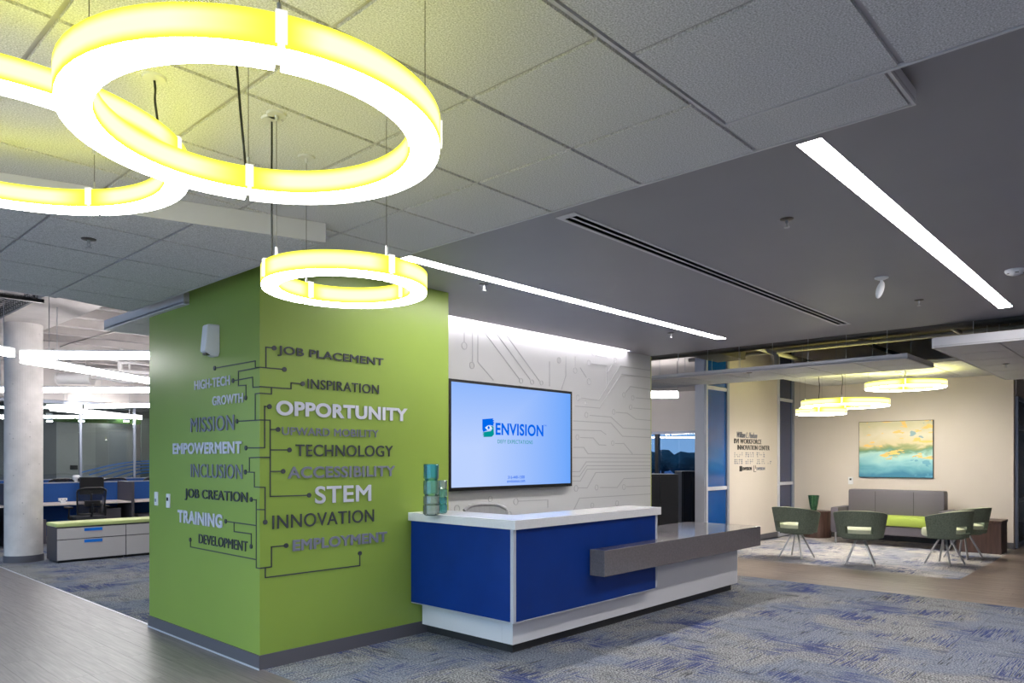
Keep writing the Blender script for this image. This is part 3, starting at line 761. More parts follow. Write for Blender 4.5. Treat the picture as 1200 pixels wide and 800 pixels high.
ring_lamp('ring_pendant', 'largest glowing yellow-sided ring pendant in the foreground at upper left', *R1[:2], R1[2], R1[3], .095, .091, b1, zA, 'glowing ring pendants over the entrance', cables=[b1[0], b1[1], b1[2], a4], cord=[(b1[2]+.02, -.02, .03)])
R3 = (1.909, 2.781, 2.3, .364)
b3 = brk_px(R3, [(318, 330), (459, 325), (368, 352), (466, 352)])
print('ring3', [round(math.degrees(a)) for a in b3])
ring_lamp('ring_pendant', 'smallest glowing ring pendant hanging lowest before the green pier', *R3[:2], R3[2], R3[3], .075, .088, b3, zA, 'glowing ring pendants over the entrance', cables=b3[1:3]+[b3[0]+.12], cord=[(b3[0]-.06, .0, .0)])
# the ring cut by the left edge
R2 = (.706, 3.333, 2.7, .679)
ring_lamp('ring_pendant', 'glowing ring pendant cut off by the left picture edge, behind the largest ring', *R2[:2], R2[2], R2[3], .095, .091,
          [ang(R2[0], R2[1], onz(104, 245, R2[2])), ang(R2[0], R2[1], onz(204, 190, R2[2])), -2.2, 2.6], zA, 'glowing ring pendants over the entrance', cables=[ang(R2[0], R2[1], onz(104, 245, R2[2])), -2.2], cord=[(ang(R2[0], R2[1], onz(197, 180, R2[2])), .0, .03)])

# ================================================================ reception desk
xb, yb, xr = 4.093, 3.764, 6.122
dk = thing('reception_desk', 'white and royal blue reception desk with stepped grey accessible counter', 'desk', (4.25, 3.9, 0))
ox, oy = -4.25, -3.9
def dbox(nm, m, a, b, bev=.002):
    return box_obj(nm, m, (a[0]+ox, a[1]+oy, a[2]), (b[0]+ox, b[1]+oy, b[2]), dk, bev)
dbox('front_panel', M['blue'], (xb+.03, yb, .297), (xr, yb+.03, 1.006))
dbox('side_panel', M['blue'], (xb, yb+.03, .297), (xb+.03, YB-.013, 1.006))
dbox('corner_trim', M['trimw'], (xb-.003, yb-.003, .292), (xb+.0295, yb+.0295, 1.008))
dbox('end_trim', M['trimw'], (xr+.001, yb-.003, .292), (xr+.034, yb+.3, 1.008))
dbox('bottom_trim', M['trimw'], (xb+.03, yb+.001, .288), (xr, yb+.12, .2965)); dbox('bottom_trim', M['trimw'], (xb+.001, yb+.031, .288), (xb+.12, YB-.013, .2965))
dk_ct = MB(); tx, ty = 4.068, 3.724
dk_ct.poly([(tx+ox, ty+oy, 1.0085), (6.164+ox, ty+oy, 1.0085), (6.164+ox, ty+.38+oy, 1.0085), (tx+.40+ox, ty+.38+oy, 1.0085), (tx+.40+ox, YB-.002+oy, 1.0085), (tx+ox, YB-.002+oy, 1.0085)], (0, 0, .072))
dk_ct.build('countertop', M['quartz'], dk, bev=.003)
dbox('base', M['lamw'], (4.219, 3.887, .082), (8.135, 4.0, .545)); dbox('base', M['lamw'], (4.219, 4.0005, .082), (4.30, YB-.013, .287)); dbox('base_end', M['lamw'], (8.05, 4.0005, .082), (8.135, 4.42, .545))
dbox('toe_kick', M['toe'], (4.28, 3.945, 0), (8.09, 4.0, .0815)); dbox('toe_kick', M['toe'], (4.28, 4.0005, 0), (4.33, YB-.013, .0815)); dbox('toe_kick', M['toe'], (8.04, 4.0005, 0), (8.09, 4.38, .0815))
sb = MB()
sb.poly([(5.06+ox, 3.605+oy, .547), (8.14+ox, 3.605+oy, .547), (8.14+ox, 4.52+oy, .547), (6.157+ox, 4.52+oy, .547), (6.157+ox, 3.76+oy, .547), (5.06+ox, 3.76+oy, .547)], (0, 0, .223))
sb.build('accessible_counter', M['greyq'], dk, bev=.003)
dbox('inner_panel', M['lamw'], (xb+.031, yb+.031, .3), (xr, yb+.06, 1.006)); dbox('inner_panel', M['lamw'], (xb+.0315, yb+.061, .3), (xb+.06, YB-.013, 1.006))
dbox('work_surface', M['worktop'], (xb+.061, yb+.061, .72), (6.1, yb+.75, .75)); dbox('work_surface', M['worktop'], (xb+.061, yb+.751, .72), (xb+.75, YB-.02, .75))
# glass vessels on the counter
def vessel_stack(label, px, py, hs, r, mats, name='stacked_glass_vase'):
    p = onz(px, py, 1.0805); 
    t = thing(name, label, 'glassware', (p.x, p.y, 1.0805)); z = 0
    for i, (h, rr, m) in enumerate(zip(hs, r, mats)):
        prof = [(rr*.80, 0), (rr*.86, h*.06), (rr, h*.14), (rr, h*.94), (rr*.97, h), (rr*.90, h), (rr*.90, h*.18), (rr*.1, h*.14)]
        MB().lathe(prof, (0, 0, z), 24, fl=lambda k: .03*(k % 2)).build('tumbler', M[m], t, smooth=False)
        z += h+.001
    return t
vessel_stack('taller stack of aqua, green and clear ribbed glasses on the white counter', 505.3, 603.5, [.085, .075, .125, .135], [.066, .064, .063, .062], ['frostglass', 'frostglass', 'mintglass', 'tealglass'])
vessel_stack('shorter stack of pale and turquoise glasses right of the taller stack', 518.3, 601, [.075, .06, .07, .075], [.042, .04, .043, .04], ['tealglass', 'tealglass', 'mintglass', 'frostglass'])
# items behind the desk: chair back, keyboard tray
def task_chair(label, loc, rz, group=None, back='mesh', frame='black', name='task_chair', seatm='dark'):
    t = thing(name, label, 'chair', loc, rz, group)
    for k in range(5):
        a = 2*PI*k/5+.3; MB().cyl((0, 0, .09), (.29*math.cos(a), .29*math.sin(a), .065), .02, .012, 8).build('leg', M[frame], t)
        MB().cyl((.29*math.cos(a)-.02*math.sin(a), .29*math.sin(a)+.02*math.cos(a), .03), (.29*math.cos(a)+.02*math.sin(a), .29*math.sin(a)-.02*math.cos(a), .03), .03, n=12).build('caster', M['black'], t)
    MB().cyl((0, 0, .08), (0, 0, .43), .028, n=12).build('gas_column', M[frame], t)
    MB().box(-.25, -.25, .44, .25, .25, .52, bev=.03).build('seat', M[seatm], t, smooth=True)
    fr = MB()
    def bp(v, w_): # back surface curve, v 0..1 height, w -1..1 width
        return Vector((-.24-.05*v-.02*(1-w_*w_)*1.0+.04*w_*w_, w_*(.235-.02*(1-v)), .56+.46*v-.05*v*abs(w_)**4))
    edge = [bp(0, -1+2*k/8) for k in range(9)]+[bp(k/6, 1) for k in range(1, 7)]+[bp(1, 1-2*k/8) for k in range(1, 9)]+[bp(1-k/6, -1) for k in range(1, 7)]
    fr.path(edge, .014, 8); fr.path([bp(1, -1+2*k/8)+Vector((0, 0, .008)) for k in range(9)], .018, 8); fr.build('back_frame', M[frame], t)
    pn = MB(); g = [[pn.bm.verts.new(bp(v/8, -1+2*w_/8)) for w_ in range(9)] for v in range(9)]
    for i in range(8):
        for j in range(8): pn.bm.faces.new((g[i][j], g[i][j+1], g[i+1][j+1], g[i+1][j]))
    o = pn.build('back_panel', M[back], t); sd = o.modifiers.new('thick', 'SOLIDIFY'); sd.thickness = .008
    MB().path([(0, 0, .43), (-.2, 0, .46), (-.29, 0, .62), (-.3, 0, .75)], .022, 8).build('back_support', M[frame], t)
    MB().box(-.29, -.13, .70, -.27, .13, .80, bev=.008).build('lumbar_pad', M[frame], t)
    for s in (-1, 1):
        MB().path([(0, s*.22, .46), (-.02, s*.3, .5), (-.04, s*.3, .66)], .015, 8).build('arm_post', M[frame], t)
        MB().box(-.15, s*.3-.04, .66, .12, s*.3+.04, .69, bev=.01).build('armrest', M['black'], t)
    return t
p_ = atd(576, 600, 6.05)
M['palegrey'] = mat('pale_grey_shell', srgb(150, 150, 154), .5)
ch = task_chair('pale grey chair back just showing above the reception counter', (5.2, 5.0, 0), -1.9, frame='palegrey', back='palegrey', seatm='palegrey'); ch.scale = (1.02, 1.02, 1.05)

# ================================================================ pier fittings
p = onx(253, 400, XB)
sp_t = thing('wall_speaker', 'white wedge shaped wall speaker high on the left green face', 'speaker', (XB, p.y, p.z))
hh_ = (onx(253, 382, XB).z-onx(253, 419, XB).z)/2
mb = MB(); mb.poly([(-.001, -.07, -hh_), (-.05, -.07, -hh_*.98), (-.115, -.045, -hh_*.72), (-.115, -.045, hh_*.96), (-.001, -.07, hh_)], (0, 0, 0.0001)) if False else None
mb.bm.free(); mb = MB()
def hexprism(mb, zs):
    prev = None
    for (z, w0, w1, d) in zs:
        cur = [mb.bm.verts.new(v) for v in ((-.001, -w0, z), (-.001, w0, z), (-d, w1, z), (-d, -w1, z))]
        if prev:
            for i in range(4): mb.bm.faces.new((prev[i], prev[(i+1) % 4], cur[(i+1) % 4], cur[i]))
        else: mb.bm.faces.new(cur[::-1])
        prev = cur
    mb.bm.faces.new(prev)
hexprism(mb, [(-hh_, .055, .03, .04), (-hh_*.72, .075, .045, .11), (hh_*.9, .075, .045, .09), (hh_, .07, .04, .08)])
mb.build('body', M['white'], sp_t, bev=.008)
MB().box(-.095, -.028, -hh_*.93, -.06, .028, -hh_*.80).build('sensor_window', M['black'], sp_t)
for (x, y, hgt, lab) in ((184, 584, .075, 'left of two small white wall controls on the green pier'), (198, 586.5, .075, 'right of two small white wall controls, with a dark button')):
    p = onx(x, y, XB); t = thing('wall_switch', lab, 'switch', (XB, p.y, p.z))
    MB().box(-.012, -.035, -.062, 0, .035, .062).build('cover_plate', M['white'], t, bev=.004)
    MB().box(-.018, -.012, -.028 if x < 190 else .0, -.0125, .012, .0 if x < 190 else .03).build('button', M['alum'] if x < 190 else M['black'], t)

# ceiling fittings
def sprinkler(px, py, z, lab, up=False):
    p = onz(px, py, z); t = thing('sprinkler_head', lab, 'sprinkler', (p.x, p.y, z), 0, 'ceiling sprinklers')
    MB().lathe([(.042, 0), (.04, -.004), (.02, -.008), (.012, -.008)], (0, 0, 0), 24).build('escutcheon', M['dkchrome'], t)
    MB().cyl((0, 0, -.008), (0, 0, -.03), .009, n=10).cyl((-.012, 0, -.03), (0, 0, -.052), .003, n=6).cyl((.012, 0, -.03), (0, 0, -.052), .003, n=6).build('frame', M['chrome'], t)
    MB().cyl((0, 0, -.052), (0, 0, -.056), .018, n=16).build('deflector', M['chrome'], t)
sprinkler(104, 280, zC, 'dark sprinkler head in the lower tiled ceiling at left')
sprinkler(922, 256.5, zD, 'sprinkler in grey ceiling between the vent and the wide strip light')
sprinkler(1077, 351.5, zD, 'sprinkler in grey ceiling right of the white sensor')
sprinkler(567, 333, zD, 'sprinkler between the long strip light and the green pier')
sprinkler(786, 390, zD, 'small sprinkler beside the far end of the long strip light')
sprinkler(878, 436.5, 2.8, 'small sprinkler under the hanging panel beyond the white wall')
sprinkler(1179, 426, 2.8, 'small sprinkler under the hanging panel at the right edge')
p = onz(1033, 325, zD); t = thing('occupancy_sensor', 'white tilted oval sensor hanging from the grey ceiling', 'sensor', (p.x, p.y, zD))
MB().lathe([(.055, 0), (.055, -.008), (.03, -.02), (.012, -.024)], (0, 0, 0), 24).build('mount', M['white'], t, smooth=True)
mb = MB(); 
mb.cyl((0, 0, -.02), (.0, -.0, -.04), .012, n=10); mb.build('stem', M['white'], t)
o = MB(); bmesh.ops.create_uvsphere(o.bm, u_segments=20, v_segments=12, radius=1, matrix=Matrix.Translation((.01, .014, -.10)) @ Euler((.25, .1, 0)).to_matrix().to_4x4() @ Matrix.Diagonal((.03, .03, .075, 1))); o.build('body', M['white'], t, smooth=True)
p = onz(1190, 316, zD); t = thing('smoke_detector', 'round white smoke detector on the grey ceiling at right edge', 'smoke detector', (p.x, p.y, zD))
MB().lathe([(.075, 0), (.075, -.012), (.062, -.03), (.03, -.045), (.001, -.046)], (0, 0, 0), 32).build('body', M['white'], t, smooth=True)
for k in range(5): MB().box(.05, -.012, -.034, .062, .012, -.026, rot=(0, 0, 2*PI*k/5+2.2), c=(0, 0, 0)).build('vent_slot', M['black'], t)

# ================================================================ far area: hung clouds, lounge
zE = 2.8
e0 = onz(1064, 420.5, zE); gE = [onz(x, y, zE).y for x, y in ((1002, 425), (946, 430), (893, 434))]
pe = (gE[2]-e0.y)/3
cloud('ceiling.005', zE, [10.05, 10.68, 11.33], [e0.y+pe*k for k in range(0, 9)], th=.065)
g0 = onz(1093.7, 407.7, zE)
cloud('ceiling.006', zE, [g0.x+.76*k for k in range(7)], [g0.y-.62*k for k in range(6)], th=.115)
zF = 3.0
cloud('ceiling.007', zF, [12.45, 13.1, 13.73, 14.36, 14.98], [5.39-.62*k for k in range(9)], th=.05)
# dark structure above
struct('ceiling.008', MB().box(9.45, -5.4, 4.25, 23, 6.0, 4.4), M['deck'])
pln = struct_empty('ceiling.009')
for i in range(10): MB().box(9.6+i*.62, -3, 4.05, 9.72+i*.62, 6, 4.24).build('joist', M['duct'], pln)
for (y0, z0, r, m) in ((1.2, 3.5, .05, 'duct'), (2.3, 3.3, .03, 'pipe'), (3.8, 3.42, .03, 'duct'), (5.0, 3.3, .04, 'pipe')): MB().cyl((9.5, y0, z0), (15, y0, z0), r, n=12).build('pipe', M[m], pln)
MB().cyl((10.4, -3, 3.22), (10.4, 6.5, 3.22), .06, n=12).build('pipe', M['duct'], pln)
MB().cyl((11.7, -3, 3.30), (11.7, 6.5, 3.30), .035, n=12).build('pipe', M['pipe'], pln)
MB().box(12.0, -3, 3.45, 12.6, 6, 3.85).build('air_duct', M['duct'], pln)
MB().box(10.0, 5.4, 3.2, 11.6, 5.9, 3.7).build('air_duct', M['duct'], pln)
MB().path([(11.0, 4.62, 2.87), (11.0, 4.62, 3.15), (11.0, 4.75, 3.22), (11.0, 4.75, 3.6)], .035, 12).build('vent_pipe', M['pipe'], pln)
for i in range(9):
    for x in (10.1, 11.2): MB().cyl((x, 2.8+i*.5, 2.86), (x, 2.8+i*.5, 4.1), .004, n=6).build('hanger_wire', M['chrome'], pln)
for i in range(5):
    for y in (1.8, .6): MB().cyl((g0.x+.5+i*.8, y, 2.9), (g0.x+.5+i*.8, y, 4.1), .004, n=6).build('hanger_wire', M['chrome'], pln)
# lounge walls
XL = 15.0; YL = 5.95
xw0 = ony(826, 500, YL).x; xw1 = ony(853, 500, YL).x; xw2 = ony(911, 500, YL).x; 
print('lounge wall x', xw0, xw1, xw2)
struct('wall_right', MB().box(xw1, YL, 0, xw2, YL+.14, 4.25), M['beige'])
struct('wall_far', MB().box(XL, 2.16, 0, XL+.14, YL+.3, 4.25), M['beige'])
struct('baseboard_right', MB().box(xw1, YL-.012, 0, xw2, YL, .105), M['base'])
struct('baseboard_far', MB().box(XL-.012, 2.15, 0, XL, YL-.02, .105), M['base'])
struct('wall_end', MB().box(xw0-.02, YL+.0, 0, xw0+.0, onx(815, 500, xw0).y, 4.25), M['paleframe'])
def glazed(name, x0, x1, y, z_levels, m, frame='paleframe', plane='y', ft=.05):
    r = struct_empty(name)
    fw = .05
    MB().box(x0, y-.03, 0, x0+fw, y+.06, z_levels[-1]).build('frame', M[frame], r); MB().box(x1-fw*1.6, y-.03, 0, x1, y+.06, z_levels[-1]).build('frame', M['alum'], r)
    for z in z_levels: MB().box(x0+fw, y-.025, z-.03, x1-fw*1.6, y+.05, z+.03).build('transom', M[frame], r)
    for a, b in zip(z_levels, z_levels[1:]): MB().box(x0+fw, y, a+.03, x1-fw*1.6, y+.012, b-.03).build('pane', M[m], r)
zt1, zt2 = ony(838, 455, YL).z, ony(838, 572, YL).z
print('glazed', zt1, zt2)
glazed('window_1', xw0, xw1, YL, [.03, zt2, zt1, 4.2], 'blueglass')
zt3, zt4 = ony(921, 469, YL).z, ony(921, 566, YL).z
glazed('window_2', xw2, XL, YL, [.03, zt4, zt3, 4.2], 'navyglass')
# wall lettering in the lounge
lt = thing('wall_sign', 'black lettering and braille sign on the pale wall beside the blue window', 'sign', (xw1, YL, 1.6))
def lzt(body, x0, yt, yb, x1, m, off, nm='letter', shear=0):
    a = ony(x0, yt, YL); b = ony(x0, yb, YL); c_ = ony(x1, yt, YL)
    letters(body, lt, lambda u, z, n: (u, -n, z), a.x-xw1, b.z-1.6, c_.x-a.x, a.z-b.z, M[m], off, .006, name=nm, split=True, standoff=.002, shear=shear)
lt_split = True
lzt('William L. Hudson', 863.5, 505.5, 512.5, 887, 'letter_md', -.004, shear=.35)
lzt('BVI WORKFORCE', 860, 513.5, 519.3, 892, 'black', .002)
lzt('INNOVATION CENTER', 864, 521, 526.8, 901.5, 'black', .002)
br_ = MB()
for row, (ya, yb_) in enumerate(((530.5, 534.8), (538.5, 542.8))):
    n = 14 if row == 0 else 17
    for i in range(n):
        if i % 5 == 4: continue
        for dx in (0, 1):
            for dy in range(3):
                if random.random() < .55:
                    p = ony(861+i*2.6+dx*.8, ya+dy*(yb_-ya)/2, YL); br_.box(p.x-xw1-.01, -.004, p.z-1.6-.01, p.x-xw1+.01, 0, p.z-1.6+.01)
br_.build('braille_dots', M['letter_md'], lt)
p = ony(868, 549, YL); p2 = ony(884.5, 549, YL)
MB().box(p.x-xw1-.05, -.006, p.z-1.6-.05, p.x-xw1+.05, 0, p.z-1.6+.05).build('logo_block', M['black'], lt)
MB().box(p2.x-xw1-.05, -.006, p2.z-1.6-.06, p2.x-xw1+.05, 0, p2.z-1.6-.05).box(p2.x-xw1-.05, -.006, p2.z-1.6-.06, p2.x-xw1-.04, 0, p2.z-1.6+.06).box(p2.x-xw1+.03, -.006, p2.z-1.6-.0, p2.x-xw1+.04, 0, p2.z-1.6+.06).build('logo_outline', M['black'], lt)
lzt('ENVISION', 870, 547, 551, 880.5, 'black', .005); lzt('ENVISION', 886.5, 547.3, 550.8, 896, 'letter_md', .0)
# painting
pa, pb = onx(1007, 494.8, XL-.04), onx(1093, 560, XL-.04); zc = onx(1007, 558.4, XL-.04).z
pc = ((pa.y+pb.y)/2, (pa.z+zc)/2); pw, ph = pa.y-pb.y, pa.z-zc
pt = thing('painting', 'abstract landscape canvas in cream, gold and teal on the lounge wall', 'painting', (XL, pc[0], pc[1]))
pm = bpy.data.materials.new('abstract_canvas'); pm.use_nodes = True; N = pm.node_tree.nodes; Lk = pm.node_tree.links; b = N['Principled BSDF']; b.inputs['Roughness'].default_value = .6
t_ = N.new('ShaderNodeTexCoord'); s_ = N.new('ShaderNodeSeparateXYZ'); Lk.new(t_.outputs['Object'], s_.inputs[0])
def PN(sc, scale, det=4, dist=0):
    q_ = N.new('ShaderNodeVectorMath'); q_.operation = 'MULTIPLY'; Lk.new(t_.outputs['Object'], q_.inputs[0]); q_.inputs[1].default_value = sc
    n = N.new('ShaderNodeTexNoise'); n.inputs['Scale'].default_value = scale; n.inputs['Detail'].default_value = det; n.inputs['Distortion'].default_value = dist
    Lk.new(q_.outputs[0], n.inputs['Vector']); return n.outputs['Fac']
def PMth(op, a, b2):
    r = N.new('ShaderNodeMath'); r.operation = op
    for i, v in enumerate((a, b2)):
        if isinstance(v, (int, float)): r.inputs[i].default_value = v
        else: Lk.new(v, r.inputs[i])
    return r.outputs[0]
zn = PMth('ADD', PMth('MULTIPLY', s_.outputs['Z'], 1/ph), .5)
zz = PMth('ADD', zn, PMth('MULTIPLY', PMth('SUBTRACT', PN((1, 1, 2), 2.5, 5, .6), .5), .38))
cr = N.new('ShaderNodeValToRGB'); Lk.new(zz, cr.inputs[0]); E_ = cr.color_ramp.elements
E_[0].position = .04; E_[0].color = srgb(60, 128, 160); E_[1].position = .98; E_[1].color = srgb(205, 196, 160)
for p_2, c2 in ((.18, (110, 172, 188)), (.30, (150, 200, 206)), (.40, (176, 212, 206)), (.47, (108, 150, 124)), (.52, (150, 158, 108)), (.58, (214, 198, 158)), (.75, (222, 210, 190))):
    e_ = E_.new(p_2); e_.color = srgb(*c2)
yn = PMth('ADD', PMth('MULTIPLY', s_.outputs['Y'], -1/pw), .5)     # 0 left .. 1 right
gold = PMth('MULTIPLY', PMth('GREATER_THAN', PMth('ADD', PN((1, 1, 3.2), 3.4, 4, .4), PMth('MULTIPLY', yn, .12)), .665), PMth('GREATER_THAN', zn, .32))
gx = N.new('ShaderNodeMix'); gx.data_type = 'RGBA'; Lk.new(gold, gx.inputs[0]); Lk.new(cr.outputs[0], gx.inputs[6]); gx.inputs[7].default_value = srgb(244, 200, 116)
bl = PMth('MULTIPLY', PMth('GREATER_THAN', PN((1, 1, 1.6), 4.2, 3, .2), .60), PMth('GREATER_THAN', yn, .6))
gx2 = N.new('ShaderNodeMix'); gx2.data_type = 'RGBA'; Lk.new(PMth('MULTIPLY', bl, .7), gx2.inputs[0]); Lk.new(gx.outputs[2], gx2.inputs[6]); gx2.inputs[7].default_value = srgb(90, 156, 186)
Lk.new(gx2.outputs[2], b.inputs['Base Color'])
MB().box(-.04, -pw/2, -ph/2, -.002, pw/2, ph/2).build('canvas', pm, pt)
MB().box(-.036, -pw/2-.008, -ph/2-.008, 0, pw/2+.008, ph/2+.008).build('frame', M['black'], pt)
# wall control
p = onx(997, 563, XL); t = thing('thermostat', 'small white wall control left of the painting over the sofa', 'switch', (XL, p.y, p.z))
MB().box(-.015, -.045, -.07, 0, .045, .07).build('cover_plate', M['white'], t, bev=.004); MB().box(-.02, -.018, .01, -.0155, .018, .045).build('display', M['black'], t)

# lounge ring pendants
def lring(label, px0, px1, pyb, R, cabs, H=.105):
    d = F_PX*R/((px1-px0)/2); c = atd((px0+px1)/2, pyb, d)
    return ring_lamp('ring_pendant', label, c.x, c.y, c.z, R, .12, H, [.3, 1.9, 3.4, 5.0], zF-.0, 'glowing ring pendants over the lounge', cables=[.3, 1.9, 3.4, 5.0][:cabs], cord=[(3.4, 0, 0)], white=M['loungewhite'], topm=M['loungetop'])
M['loungetop'] = emit('lounge_top_glow', (.98, .95, .25, 1), 16.0)
M['loungewhite'] = emit('lounge_ring_diffuser', (1, .97, .88, 1), L_LOUNGE)
lring('glowing ring pendant highest and farthest right in the lounge', 1018, 1103, 455, .60, 3)
lring('widest glowing ring pendant in the middle of the lounge', 942.5, 1037, 476.5, .66, 3)
lring('smallest lowest glowing ring pendant at the lounge left', 934.7, 989.5, 485.5, .39, 3, .09)

# sofa
sf_c = ((onx(974, 600, 13.9).y+onx(1111, 600, 13.9).y)/2); sw = onx(974, 600, 13.9).y-onx(1111, 600, 13.9).y
print('sofa', sf_c, sw)
sf = thing('sofa', 'grey vinyl sofa with lime green seat under the painting', 'sofa', (14.25, sf_c, 0), 0)
hs = sw/2
MB().box(.10, -hs+.15, .30, .38, hs-.15, .98, bev=.04).build('backrest', M['greyf'], sf, smooth=True)
mb = MB().box(-.35, -hs+.15, .20, .3, hs-.15, .36, bev=.015); mb.build('seat_base', M['greyf'], sf)
MB().box(-.38, -hs+.15, .365, .14, hs-.15, .53, bev=.04).build('seat_cushion', M['limef'], sf, smooth=True)
for s in (-1, 1): MB().box(-.40, s*hs-(.14 if s > 0 else 0), .20, .32, s*hs+(0 if s > 0 else .14), .66, bev=.035).build('armrest', M['greyf'], sf, smooth=True)
for s in (-1, 1):
    for x in (-.34, .28): MB().cyl((x, s*(hs-.08), 0), (x, s*(hs-.08), .2), .02, n=10).build('leg', M['chrome'], sf)
for k in (-1, 1): MB().box(.095, k*sw/6-.004, .54, .101, k*sw/6+.004, .95).build('seam', M['black'], sf)

# lounge chairs
def taper(mb):
    for v in mb.bm.verts:
        k = .90+.20*max(0, min(1, (v.co.z-.405)/.40)); v.co.x *= k; v.co.y *= k
    return mb
def barrel_chair(label, loc, rz, group='green tub chairs in the lounge'):
    t = thing('tub_chair', label, 'chair', loc, rz, group)
    ro, ri = .34, .285; A0, A1 = math.radians(75), math.radians(285); op = math.radians(34)
    front = lambda a: min(1, abs(a-PI)/math.radians(105))
    zt = lambda a: .80-.10*front(a)**2
    mid = lambda a: .575
    taper(MB().arcband(ri, ro, .575, .80, A0, A1, 36, ztop=zt)).build('backrest', M['greenf'], t)
    sh = MB().arcband(ri, ro, .405, .5745, A0, PI-op, 18).arcband(ri, ro, .405, .5745, PI+op, A1, 18).arcband(ri, ro, .405, .47, PI-op, PI+op, 12); taper(sh).build('lower_shell', M['greenf'], t)
    pp_ = MB().arcband(ri+.001, ro-.001, .80, .803, A0, A1, 36, ztop=lambda a: zt(a)+.006, zbot=zt); taper(pp_).build('piping', M['creamf'], t)
    MB().lathe([(.02, .41), (.27, .41), (.282, .43), (.282, .49), (.27, .52), (.2, .535), (.001, .538)], (.02, 0, 0), 32).build('seat_cushion', M['creamf'], t, smooth=True)
    MB().lathe([(.001, .375), (.24, .38), (.27, .408), (.001, .409)], (0, 0, 0), 32).build('seat_pan', M['greenf'], t, smooth=True)
    for k in range(4):
        a = PI/4+k*PI/2; MB().cyl((.07*math.cos(a), .07*math.sin(a), .376), (.27*math.cos(a), .27*math.sin(a), 0), .014, n=10).build('leg', M['chrome'], t)
    return t
cpos = [((933.5, 652.5), -8, 'green tub chair farthest left in the lounge, back to the viewer'), ((1008, 661), 14, 'green tub chair before the sofa, seen squarely from behind'),
        ((1107, 660.5), 72, 'nearer of the two green tub chairs at the lounge right'), ((1129, 653.5), 68, 'farther green tub chair at the lounge right, by the dark cube table')]
for (px, py), rz, lab in cpos:
    p = onz(px, py, 0); print('chair', p); barrel_chair(lab, (p.x, p.y, 0), math.radians(rz))
# side tables
p = onz(957, 629, 0)
t = thing('drum_table', 'dark brown round drum table beside the left chair', 'table', (min(p.x+.1, 14.70), p.y, 0)); MB().cyl((0, 0, 0), (0, 0, .50), .26, n=40).build('drum', M['walnut'], t, smooth=True); MB().cyl((0, 0, .501), (0, 0, .52), .27, n=40).build('tabletop', M['walnut'], t, smooth=True)
tl = t.location
v = thing('glass_vase', 'flared green glass vase on the dark drum table', 'vase', (tl.x-.02, tl.y+.06, .521))
M['greenglass'] = glass_mat('green_glass', (.45, .8, .6, 1), .3, .05, srgb(60, 130, 90), .4)
MB().lathe([(.05, 0), (.055, .02), (.075, .12), (.10, .30), (.095, .30), (.07, .12), (.045, .03), (.001, .03)], (0, 0, 0), 24, fl=lambda k: .06*(k % 2)).build('bowl', M['greenglass'], v)
p = onz(1144, 647.5, 0); print('cube', p)
t = thing('cube_table', 'dark brown block table at the right end of the sofa', 'table', (p.x+.25, p.y-.02, 0), 0)
MB().box(-.26, -.33, 0, .26, .30, .50).build('body', M['walnut'], t, bev=.006); MB().box(-.27, -.34, .501, .27, .31, .54).build('tabletop', M['walnut'], t, bev=.004)
# glazed storefront right of lounge
sfr = struct_empty('window_3')
for x in (15.16, 16.3, 17.6, 19.4): MB().box(x, 2.12, 0, x+.07, 2.2, 2.62).build('mullion', M['alum'], sfr)
for z in (.0, .78, 2.05, 2.56): MB().box(15.23, 2.13, z, 21, 2.19, z+.07).build('rail', M['alum'], sfr)
for a, b in ((.07, .78), (.85, 2.05), (2.12, 2.56)):
    for x0, x1 in ((15.23, 16.3), (16.37, 17.6), (17.67, 19.4)): MB().box(x0, 2.155, a, x1, 2.163, b).build('pane', M['glass'], sfr)
struct('wall_right.001', MB().box(15.16, 2.14, 2.64, 21.5, 2.26, 4.25), M['offwhite'])
struct('wall_far.001', MB().box(21.5, -5.4, 0, 21.7, 5.9, 4.25), M['offwhite'])

# ================================================================ room beyond the white wall
XF = 19.5
wy0, wy1 = onx(815, 500, XF).y-.6, onx(766, 500, XF).y+3
zwt, zwb = onx(790, 505, XF).z, onx(790, 570, XF).z
print('far window z', zwt, zwb, wy0, wy1)
ya, yb2 = onx(820, 500, XF).y-1.0, onx(766.5, 500, XF).y
fw = MB(); fw.box(XF, 6.2, 0, XF+.2, wy1+4, .5).box(XF, 6.2, zwt, XF+.2, wy1+4, 4.25).box(XF, 6.2, .5, XF+.2, ya, zwt).box(XF, wy1, .5, XF+.2, wy1+4, zwt)
struct('wall_far.002', fw, M['offwhite'])
w4 = struct_empty('window_4'); M['sky_dimming_tint'] = glass_mat('sky_dimming_glass', (.66, .68, .70, 1))  # pane tint added to dim the strong sky seen through it
ym = onx(769, 520, XF).y
MB().box(XF-.02, ya, zwt-.08, XF+.1, wy1, zwt).build('frame', M['alum'], w4); MB().box(XF-.01, ya, .5, XF+.1, wy1, .56).build('sill', M['alum'], w4)
for y in (ya, ym-.08, wy1-.1): MB().box(XF-.02, y, .56, XF+.1, y+.12, zwt-.08).build('mullion', M['black'], w4)
for a, b in ((ya+.12, ym-.08), (ym+.04, wy1-.1)): MB().box(XF+.03, a, .56, XF+.04, b, zwt-.08).build('pane', M['sky_dimming_tint'], w4)
MB().box(60, -40, -1, 62, 90, 2.6).build('tree_line', M['tree']).__setitem__('kind', 'structure')
gnd = struct('ground', MB().box(22, -60, -.6, 200, 120, -.3), M['snow'])
tr_root = bpy.data.objects['tree_line']
bpy.data.objects.remove(tr_root)
